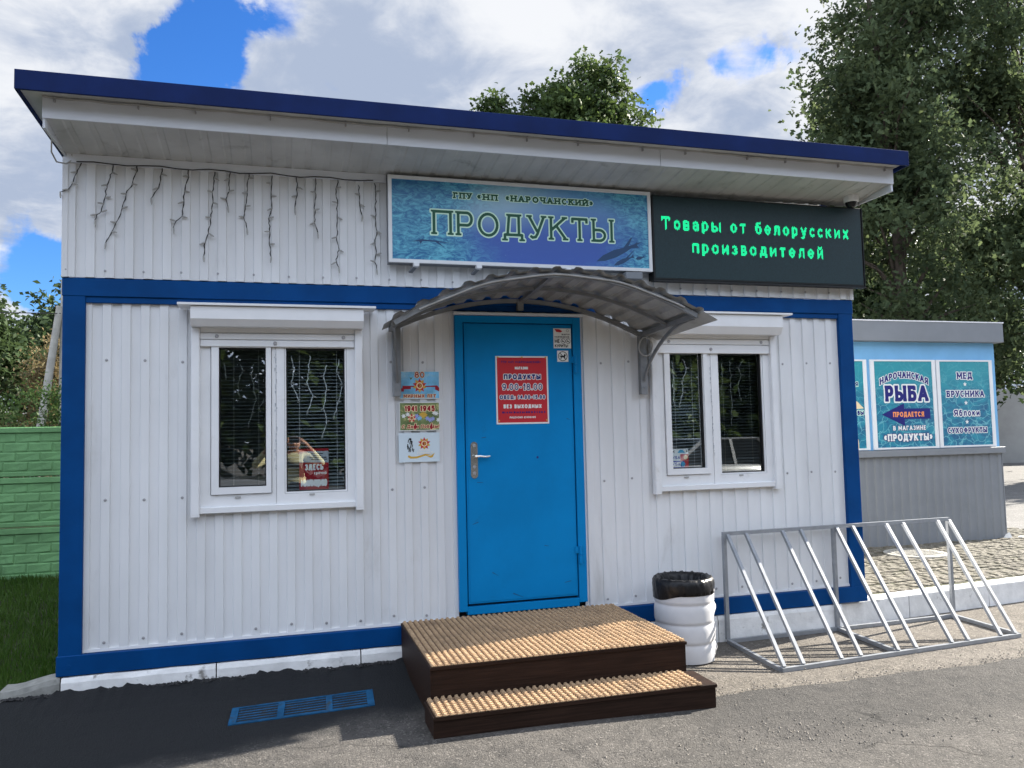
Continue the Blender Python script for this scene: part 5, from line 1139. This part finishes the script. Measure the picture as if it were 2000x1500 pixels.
A_ = [dict(s='НАРОЧАНСКАЯ', x0=8.37, x1=9.09, z0=2.03, h=.082, wt=.22, serif=.12, gap=.2, res=18, arch=.085), dict(s='РЫБА', x0=8.44, x1=9.08, z0=1.742, h=.198, wt=.24, serif=.1, gap=.16, res=26)]
B2 = [dict(s='В МАГАЗИНЕ', x0=8.53, x1=9.02, z0=1.388, h=.056, wt=.22, serif=.1, gap=.2, res=14), dict(s='«ПРОДУКТЫ»', x0=8.39, x1=9.11, z0=1.258, h=.088, wt=.24, serif=.12, gap=.18, res=18)]
arrow = [(8.375, 1.585), (8.71, 1.72), (8.71, 1.655), (9.10, 1.655), (9.10, 1.525), (8.71, 1.525), (8.71, 1.44)]
fl(o, 'arrow', 'p_navy', [arrow], yk)
words(o, [('p_white', [dict(q, halo=.09) for q in A_]), ('p_navy', A_+[dict(q, halo=.07) for q in B2]), ('p_white', B2), ('p_orange', [dict(s='ПРОДАЕТСЯ', x0=8.54, x1=9.0, z0=1.553, h=.062, wt=.22, serif=.12, gap=.2, res=16)])], yk)
o = kpanel(9.274, 10.052)
C3 = [dict(s='МЕД', x0=9.54, x1=9.78, z0=2.018, h=.084, wt=.22, serif=.12, gap=.18, res=18), dict(s='БРУСНИКА', x0=9.365, x1=9.955, z0=1.79, h=.08, wt=.22, serif=.12, gap=.2, res=18), dict(s='Яблоки', x0=9.46, x1=9.865, z0=1.548, h=.082, wt=.2, gap=.18, res=18), dict(s='СУХОФРУКТЫ', x0=9.355, x1=9.965, z0=1.337, h=.068, wt=.22, serif=.12, gap=.2, res=18)]
words(o, [('p_white', [dict(q, halo=.12) for q in C3]), ('p_navy', C3)], yk)
fl(o, 'flower', 'p_white', [star(9.66, z, .03, .015, 5) for z in (1.95, 1.715, 1.475)], yk)
mb = MB(); mb.add([(KX1-.08, KY-.02, -.01), (KX1+.05, KY-.05, -.01), (KX1+.09, KY+.05, -.01), (KX1+.02, KY-.03, .07), (KX1-.03, KY-.02, .045)], [(0,1,3,4), (1,2,3), (0,4,2), (4,3,2)]); mb.build('mortar_lump', M['plinth'], ki)

# ------------------------------------------------------------------ green concrete fence, pole, far wall
fe = thing('fence', 'green painted precast concrete fence with brick relief left of the shop', 'fence', (-2, 3.4, .1))
FY = 3.4; zs_ = [.115, .628, 1.130, 1.635]
for k in range(3):
    mb = MB(); z0, z1 = zs_[k]+.003, zs_[k+1]-.003; x0, x1 = -6.6, .9
    mb.box(x0, x1, FY+.009, FY+.05, z0, z1)
    mb.box(x0, x1, FY-.010, FY+.012, z0+.004, z0+.05, .006); mb.box(x0, x1, FY-.014, FY+.012, z1-.06, z1-.004, .006)
    rows = 4; rh = (z1-z0-.115)/rows
    for r_ in range(rows):
        zz0 = z0+.054+r_*rh; x = x0-(.11 if (r_+k) % 2 else 0)
        while x < x1:
            a, b = max(x+.001, x0), min(x+.219, x1)
            if b-a > .03:
                vs = [(a, FY+.0085, zz0+.001), (b, FY+.0085, zz0+.001), (b, FY+.0085, zz0+rh-.001), (a, FY+.0085, zz0+rh-.001), (a+.012, FY+.006-random.uniform(0, .004), zz0+.018), (b-.012, FY+.000-random.uniform(0, .004), zz0+.018), (b-.012, FY+.006-random.uniform(0, .005), zz0+rh-.016), (a+.012, FY+.002-random.uniform(0, .006), zz0+rh-.016)]
                mb.add(vs, [(4,5,6,7),(0,1,5,4),(1,2,6,5),(2,3,7,6),(3,0,4,7)])
            x += .22
    mb.build('slab', M['fence'], fe)
up = thing('utility_pole', 'leaning weathered strut braced against a concrete pole behind the green fence', 'pole', (-2.83, 12, 0))
mb = MB(); mb.tube([(-2.80, 12.05, -.1), (-2.80, 12.05, 4.75)], [.13, .09], 10); mb.build('pole', M['pole'], up, smooth=True)
mb = MB(); mb.tube([(-3.42, 11.9, -.1), (-2.88, 11.95, 4.2)], [.09, .065], 10); mb.build('strut', M['pole'], up, smooth=True)
mb = MB(); mb.tube([(-2.85, 11.9, 4.05), (-6, 11.5, 3.98), (-12, 10.9, 4.6)], .010, 5); tag(mb.build('wire', M['wire']), 'thin dark overhead wire crossing the trees behind the fence', 'wire')
wl = thing('far_wall', 'pale grey concrete wall in the shade beyond the road', 'wall', (30, 26, -.2))
mb = MB()
for k in range(10): 
    a = Vector((16+4.0*k, 24.5-1.0*k, 0)); b = Vector((19.99+4.0*k, 23.50-1.0*k, 0)); mb = MB(); mb.bar(a+Vector((0, 0, 1.35)), b+Vector((0, 0, 1.35)), .1, 3.1); mb.build('panel', M['farwall'], wl)

# ------------------------------------------------------------------ trees
M['leaf_right'] = leafmat('broad_leaf', [(.036, .056, .032), (.048, .072, .039), (.064, .09, .046), (.08, .105, .05)], .38, .75)
M['leaf_maple'] = leafmat('maple_leaf', [(.022, .042, .018), (.034, .060, .023), (.048, .078, .028), (.062, .092, .031)], .34)
M['leaf_dark'] = leafmat('dark_leaf', [(.018, .034, .016), (.03, .05, .022), (.045, .07, .03)], .3)
M['leaf_brown'] = leafmat('brown_leaf', [(.09, .07, .035), (.13, .10, .045), (.12, .11, .05), (.17, .14, .08)], .35)
M['leaf_bush'] = leafmat('bush_leaf', [(.025, .052, .018), (.04, .08, .025), (.07, .115, .04)], .4, .5)
def leaves(name, pts, size, m, seed, lob=True, parent=None, up=.5):
    asp = .72 if size < .18 else 1.0
    r = np.random.default_rng(seed); n = len(pts)
    nrm = r.normal(size=(n, 3)); nrm[:, 2] += up*1.6; nrm /= np.linalg.norm(nrm, axis=1)[:, None]
    t = r.normal(size=(n, 3)); t[:, 2] -= .5; t -= nrm*np.sum(t*nrm, 1)[:, None]; t /= np.linalg.norm(t, axis=1)[:, None]
    b = np.cross(nrm, t); s_ = size*r.uniform(.65, 1.3, n)
    if lob: shp = np.array([(0, -.1, 0), (.25, .42, .10), (.42, .16, .02), (.62, .34, .06), (1.0, 0, -.12), (.62, -.34, .06), (.42, -.16, .02), (.25, -.42, .10)]); shp[0] = (0, 0, 0)
    else: shp = np.array([(0, 0, 0), (.5, .28, .08), (1, 0, -.06), (.5, -.28, .08)])
    shp[:, 1] *= asp; k = len(shp)
    V = pts[:, None, :] + s_[:, None, None]*(shp[None, :, 0, None]*t[:, None, :]+shp[None, :, 1, None]*b[:, None, :]+shp[None, :, 2, None]*nrm[:, None, :])
    me = bpy.data.meshes.new(name); me.vertices.add(n*k); me.vertices.foreach_set('co', V.reshape(-1).astype(np.float32))
    me.loops.add(n*k); me.loops.foreach_set('vertex_index', np.arange(n*k, dtype=np.int32)); me.polygons.add(n); me.polygons.foreach_set('loop_start', np.arange(0, n*k, k, dtype=np.int32))
    me.update(calc_edges=True); me.validate(); me.materials.append(m)
    o = bpy.data.objects.new(name, me); COL.objects.link(o)
    if parent: o.parent = parent
    return o
def tree(name, label, base, blobs, ncl, per, leaf, m, seed, trunk_r=.16, cl_r=.42, cat='tree', group=None, limbs=26, lob=True, flat=1.0, spread=.6, trunks=1):
    """blobs: (centre offset, radii, weight); clumps of leaves spread through each blob, denser near its skin"""
    r = np.random.default_rng(seed); g = thing(name, label, cat, base, group)
    W = np.array([b[2] for b in blobs], float); W /= W.sum(); cl = []
    while len(cl) < ncl:
        c, rad, _ = blobs[r.choice(len(blobs), p=W)]
        d = r.normal(size=3); d /= np.linalg.norm(d)
        lump = .80 + .16*math.sin(3*d[0]+5*d[2]+seed)+.12*math.sin(7*d[1]+4*d[0]+2*seed)+.10*math.sin(11*d[2]+9*d[0])
        q = r.random()**spread * lump
        cl.append(np.array(c)+d*np.array(rad)*q)
    cl = np.array(cl); P_ = []
    for c in cl:
        k = int(per*r.uniform(.5, 1.5)); e = r.normal(size=(k, 3))*np.array([1, 1, .75*flat])*cl_r*r.uniform(.6, 1.25)*.55
        P_.append(c+e)
    P_ = np.concatenate(P_)
    P_ = P_[P_[:, 2] > .15]
    leaves('crown', P_, leaf, m, seed, lob, g)
    mb = MB(); top = max(c[2]+rad[2]*.55 for c, rad, _ in blobs); tops = []
    for q in range(trunks):
        ox, oy = (0, 0) if trunks == 1 else (r.uniform(-.5, .5), r.uniform(-.4, .4)); cx, cy = blobs[min(q, len(blobs)-1)][0][:2]
        tp = [(base[0]+ox+(cx-ox)*(k/8)**1.6+r.uniform(-.05, .05), base[1]+oy+(cy-oy)*(k/8)**1.6+r.uniform(-.05, .05), base[2]-.2+(top+.2)*k/8) for k in range(9)]
        mb.tube(tp, [trunk_r*(1.25 if k == 0 else 1)*(1-.105*k) for k in range(9)], 9); tops.append(tp)
    for k in range(limbs):
        c = cl[r.integers(len(cl))]+np.array(base); tp = tops[r.integers(len(tops))]
        h = min(max(c[2]-r.uniform(.8, 2.4), base[2]+.25*top), base[2]+top*.95); f = (h-base[2]+.2)/(top+.2)*8; i = int(min(7, max(0, f))); u = f-i
        a = np.array(tp[i])*(1-u)+np.array(tp[i+1])*u; rad = trunk_r*(1-.105*f)*.5
        mid = (a+c)/2+np.array([0, 0, .12*np.linalg.norm(c-a)])+r.normal(size=3)*.08
        mb.tube([a, a*.55+mid*.45, mid, mid*.5+c*.5, c], [rad, rad*.75, rad*.5, rad*.32, rad*.12], 5)
    mb.build('trunk', M['bark'], g, smooth=True); return g
RIGHT = 'big trees behind the kiosk'
tree('broadleaf_tree', 'tall dense green tree rising directly behind the kiosk and the display board', (16.5, 10.8, -.2), [((-.2, 0, 7.6), (3.1, 2.8, 3.0), 3), ((-.7, 0, 10.4), (2.2, 2.3, 2.4), 2), ((.6, .2, 12.6), (2.3, 2.2, 2.2), 1.6), ((.3, -.2, 4.3), (2.3, 2.0, 2.0), .8)], 540, 54, .17, M['leaf_right'], 11, .20, .55, group=RIGHT, limbs=60, trunks=2)
tree('broadleaf_tree', 'tall green tree at the right edge of the picture with sky showing between its limbs', (22.4, 11.4, -.2), [((-1.8, 0, 6.6), (3.0, 2.8, 3.2), 3), ((-2.2, 0, 10.8), (3.0, 2.6, 2.8), 3), ((-1.4, 0, 14), (2.6, 2.4, 2.2), 1.5), ((-2.4, -.4, 3.9), (2.3, 1.8, 1.3), .5)], 500, 54, .17, M['leaf_right'], 12, .24, .55, group=RIGHT, limbs=60, trunks=2)
tree('broadleaf_tree', 'shaded tree farther back filling the gap between the two big trees', (21.6, 17.0, -.2), [((-.8, 0, 6.0), (3.6, 3.0, 4.2), 3), ((-.6, 0, 11.5), (3.2, 2.8, 3.2), 2), ((0, 0, 2.6), (3.6, 2.2, 1.6), .7)], 290, 44, .25, M['leaf_dark'], 13, .26, .7, group=RIGHT, limbs=40)
tree('broadleaf_tree', 'low dark tree in front of the far grey wall beyond the road', (26.5, 18.5, -.2), [((0, 0, 4.6), (3.8, 3, 3.0), 3), ((0, 0, 8.0), (3, 2.6, 2.4), 2)], 220, 44, .26, M['leaf_dark'], 14, .24, .7, group=RIGHT, limbs=30)
tree('maple_tree', 'maple crown rising above the blue roof edge behind the shop', (9.1, 14.0, -.2), [((.15, 0, 9.7), (1.5, 1.4, 2.6), 3.4), ((1.15, 0, 8.8), (1.0, 1.1, 2.1), 1.3), ((-.75, .1, 9.3), (.85, 1.0, 2.2), 1.0), ((-2.45, 0, 9.1), (.85, .8, 1.6), 1.1), ((-1.6, 0, 8.4), (.7, .8, 1.2), .6), ((0, 0, 7), (1.6, 1.4, 1.6), .5)], 560, 62, .155, M['leaf_maple'], 21, .16, .36, limbs=60, spread=.45)
tree('broadleaf_tree', 'leafy roadside tree shading the road right of the kiosk, mostly beyond the frame', (29.0, 11.6, -.2), [((0, 0, 5.5), (3.6, 3, 3.6), 3), ((0, 0, 2.6), (3.4, 2.4, 1.4), 1)], 200, 44, .26, M['leaf_dark'], 15, .24, .7, group=RIGHT, limbs=24)
LEFT = 'trees behind the green fence'
tree('dark_tree', 'dark green tree farthest left behind the green fence', (-7.4, 21.0, -.2), [((-.1, 0, 4.3), (2.0, 1.7, 2.7), 2), ((-.1, 0, 2.0), (2.2, 1.6, 1.8), 1)], 340, 70, .20, M['leaf_dark'], 31, .14, .5, group=LEFT, limbs=24, lob=False)
tree('dark_tree', 'dark green treetop just left of the blue corner post behind the pole', (-6.2, 26.0, -.2), [((-.2, 0, 4.9), (2.0, 1.6, 2.6), 2), ((1.7, 0, 5.1), (2.0, 1.6, 2.8), 2), ((.4, 0, 2.4), (2.8, 1.6, 2.2), 1)], 420, 66, .24, M['leaf_dark'], 32, .15, .55, group=LEFT, limbs=24, lob=False)
tree('withered_tree', 'brownish half bare tree between the dark trees and the pole', (-4.9, 19.0, -.2), [((.2, 0, 3.3), (1.2, 1.0, 1.9), 2), ((-.2, 0, 1.6), (1.4, 1.0, 1.4), 1.2)], 230, 46, .11, M['leaf_brown'], 33, .10, .34, group=LEFT, limbs=50, lob=False)
tree('bush', 'light green leafy bush directly behind the green fence', (-2.75, 6.6, -.1), [((-.2, 0, 1.85), (.75, .5, 1.0), 2), ((.45, .3, 1.5), (.6, .4, .75), 1), ((-.9, 0, 1.6), (.7, .5, .9), 1)], 130, 48, .075, M['leaf_bush'], 34, .04, .24, cat='bush', limbs=30, lob=False)
tree('bush', 'small leafed bush behind the fence at the blue corner post', (-1.9, 8.6, -.1), [((.05, 0, 1.7), (.65, .5, .9), 2), ((-.3, 0, 2.2), (.5, .4, .8), 1)], 90, 40, .07, M['leaf_bush'], 35, .04, .22, cat='bush', limbs=26, lob=False)

# ------------------------------------------------------------------ behind the viewer, seen only as reflections in the panes
proto = tree('roadside_tree', 'dark roadside tree across the yard, mirrored in the panes', (-30, -25, -.2), [((0, 0, 5.8), (3.4, 2.6, 4.4), 3), ((0, 0, 2.2), (3.6, 2.4, 2.2), 1.6)], 260, 36, .5, M['leaf_maple'], 41, .22, .9, group='roadside trees across the yard', limbs=12, lob=False)
rr = random.Random(8)
for k in range(17):
    c = proto.copy(); COL.objects.link(c); c.location = (-27+3.6*k+rr.uniform(-.8, .8), -24.5+rr.uniform(-1.5, 1.5), -.2); c.rotation_euler.z = rr.uniform(0, 6.28); c.scale = (1, 1, rr.uniform(.85, 1.2))
    for ch in proto.children:
        d = ch.copy(); COL.objects.link(d); d.parent = c
M['car_silver'] = mat('car_silver', (.42, .43, .45), .25, .7, coat=1.0); M['car_dark'] = mat('car_dark', (.03, .035, .045), .2, .3, coat=1.0)
M['car_glass'] = mat('car_glass', (.012, .014, .016), .05); M['tyre'] = mat('tyre', (.015, .015, .015), .85)
def car(x, y, rz, mk, label):
    g = thing('parked_car', label, 'car', (0, 0, 0), 'cars parked across the yard')
    sec = [(-2.1, .62, .38, .62), (-2.05, .72, .30, .78), (-1.6, .80, .24, .86), (-.6, .84, .22, .92), (.6, .84, .22, .94), (1.6, .82, .24, .92), (2.02, .76, .30, .86), (2.1, .66, .40, .66)]
    mb = MB(); nn = 8
    for (xx, hw, z0, z1) in sec:
        for yy_, zz_2 in ((-hw*.9, z0), (-hw, z0+.14), (-hw, z1-.12), (-hw*.88, z1), (hw*.88, z1), (hw, z1-.12), (hw, z0+.14), (hw*.9, z0)): mb.v.append((xx, yy_, zz_2))
    for i in range(len(sec)-1):
        for k in range(nn): mb.f.append((i*nn+k, i*nn+(k+1) % nn, (i+1)*nn+(k+1) % nn, (i+1)*nn+k))
    mb.f.append(tuple(reversed(range(nn)))); mb.f.append(tuple((len(sec)-1)*nn+k for k in range(nn))); mb.build('body', M[mk], g, smooth=True)
    cab = [(-1.75, .70, .88), (-1.05, .56, 1.42), (.35, .56, 1.46), (1.2, .72, .93)]
    mb = MB()
    for (xx, hw, zt_) in cab: mb.v += [(xx, -hw, zt_), (xx, hw, zt_), (xx, -.74, .86), (xx, .74, .86)]
    mb.f = [(0, 1, 5, 4), (8, 9, 13, 12), (0, 4, 6, 2), (4, 8, 10, 6), (8, 12, 14, 10), (1, 3, 7, 5), (5, 7, 11, 9), (9, 11, 15, 13)]; mb.build('window', M['car_glass'], g)
    mb = MB(); mb.box(-1.06, .36, -.57, .57, 1.42, 1.475, .02)
    for s_ in (-1, 1):
        for a, b in (((-1.75, .71), (-1.05, .57)), ((-.35, .735), (-.35, .57)), ((1.2, .73), (.35, .57))): mb.bar((a[0], s_*a[1], .9), (b[0], s_*b[1], 1.44), .07, .03, (0, 1, 0))
    mb.build('roof', M[mk], g)
    for wx in (-1.3, 1.32):
        for s_ in (-1, 1):
            mb = MB(); mb.lathe([(.2, -.10), (.30, -.10), (.32, -.06), (.32, .06), (.30, .10), (.2, .10)], (wx, s_*.74, .32), 20, 'y'); wo = mb.build('wheel', M['tyre'], g, smooth=True)
            mb = MB(); mb.lathe([(.2, -.09), (.16, -.095), (.05, -.07), (.0001, -.075)] if s_ < 0 else [(.2, .09), (.16, .095), (.05, .07), (.0001, .075)], (wx, s_*.74, .32), 14, 'y'); mb.build('rim', M['steel'], wo)
    for s_ in (-1, 1):
        mb = MB(); mb.box(2.03, 2.09, s_*.58-.13, s_*.58+.13, .62, .76, .02); mb.build('headlight', M['chrome'], g)
    g.location = (x, y, -.19); g.rotation_euler.z = rz; return g
car(9.9, -9.7, R(174), 'car_silver', 'silver parked car mirrored in the right window')
car(-.9, -11.0, R(4), 'car_silver', 'silver parked car mirrored in the left pane of the left window')
car(4.4, -12.5, R(178), 'car_dark', 'dark car farther back mirrored low in the left window')

# ------------------------------------------------------------------ the photographer, mirrored in the left window
SK = mat('skin', (.42, .22, .15), .55); SW_ = mat('cream_sweater', (.62, .58, .36), .9, bump=.002, bscale=120); ST_ = mat('sweater_stripe', (.16, .16, .14), .9); TR_ = mat('dark_trousers', (.03, .033, .045), .85); HA = mat('hair', (.05, .035, .03), .8)
def person():
    px, py, g0 = 1.33, -6.08, -.15
    V, E_, Rd = [], [], []
    def v(x, y, z, r, par=None):
        V.append((px+x, py+y, z)); Rd.append(r); i = len(V)-1
        if par is not None: E_.append((par, i))
        return i
    pel = v(0, 0, .82, .15); wa = v(0, .0, .98, .135, pel); ch = v(0, .0, 1.13, .155, wa); nb = v(0, .01, 1.235, .09, ch); nk = v(0, .03, 1.285, .052, nb); jw = v(0, .06, 1.335, .072, nk); hd = v(0, .05, 1.40, .085, jw); tp = v(0, .035, 1.455, .06, hd)
    ns = v(0, .155, 1.375, .014, hd)
    hands = []
    for s_ in (-1, 1):
        hp = v(s_*.10, 0, .76, .105, pel); kn = v(s_*.11, .02, .36, .07, hp); an = v(s_*.115, -.02, g0+.09, .045, kn); v(s_*.125, .13, g0+.045, .04, an)
        sh = v(s_*.19, 0, 1.20, .068, nb); el = v(s_*.40, .14, 1.09, .05, sh); wr = v(s_*.165, .31, 1.375, .032, el); pa = v(s_*.118, .335, 1.415, .034, wr)
        v(s_*.08, .305, 1.395, .010, v(s_*.098, .30, 1.392, .012, pa))
        for k in range(4):
            z = 1.462-.017*k; a = v(s_*.100, .356, z-.004, .010, pa); b = v(s_*.075, .358, z+.004, .009, a); v(s_*(.058+.006*abs(k-1)), .352, z+.004, .008, b)
        v(s_*.088, .04, 1.39, .016, hd)
    me = bpy.data.meshes.new('person'); me.from_pydata(V, E_, []); o = bpy.data.objects.new('person', me); COL.objects.link(o)
    md = o.modifiers.new('skin', 'SKIN'); md.use_smooth_shade = True
    for i, r_ in enumerate(Rd): me.skin_vertices[0].data[i].radius = (r_, r_)
    for i in range(len(V)): me.skin_vertices[0].data[i].use_root = (i == 0)
    o.modifiers.new('sub', 'SUBSURF').levels = 2
    dg = bpy.context.evaluated_depsgraph_get(); nm = bpy.data.meshes.new_from_object(o.evaluated_get(dg)); bpy.data.objects.remove(o); nm.name = 'person'
    for m_ in (SK, SW_, ST_, TR_): nm.materials.append(m_)
    for p_ in nm.polygons:
        c = p_.center; x, y, z = c.x-px, c.y-py, c.z
        k = 0
        if z < .84: k = 3
        elif z < 1.255 or (abs(x) > .19 and y < .27 and z < 1.36): k = 1
        if k == 1 and 1.06 < z < 1.12 and abs(x) < .2: k = 2
        if abs(x) < .15 and y > .2 and z > 1.3: k = 0
        if z < g0+.09: k = 3
        p_.material_index = k; p_.use_smooth = True
    b = bpy.data.objects.new('person', nm); COL.objects.link(b); ROOT[b.name] = Vector((0, 0, 0))
    tag(b, 'person in a cream sweater photographing the shop, mirrored in the left window', 'person')
    mb = MB(); mb.lathe([(.0001, .088), (.05, .078), (.083, .045), (.095, .0), (.09, -.05), (.075, -.085)], (px, py+.03, 1.415), 20, 'z', lambda r_, h, a, i: (r_*(1.0 if math.sin(a) < .3 or h > .03 else .86), h)); mb.build('hair', HA, b, smooth=True)
    mb = MB()
    for s_ in (-1, 1): mb.lathe([(.0001, .0), (.012, .003), (.014, .0)], (px+s_*.034, py+.128, 1.398), 10, 'y')
    mb.build('eye', M['black'], b); mb = MB(); mb.box(px-.026, px+.026, py+.118, py+.127, 1.332, 1.338); mb.build('mouth', mat('lips', (.3, .1, .09), .6), b)
person()
mb = MB(); mb.box(1.346-.073, 1.346+.073, -5.738, -5.730, 1.402, 1.474, .003); tag(mb.build('phone', M['ledframe']), 'dark phone held up by the person mirrored in the left window', 'phone')
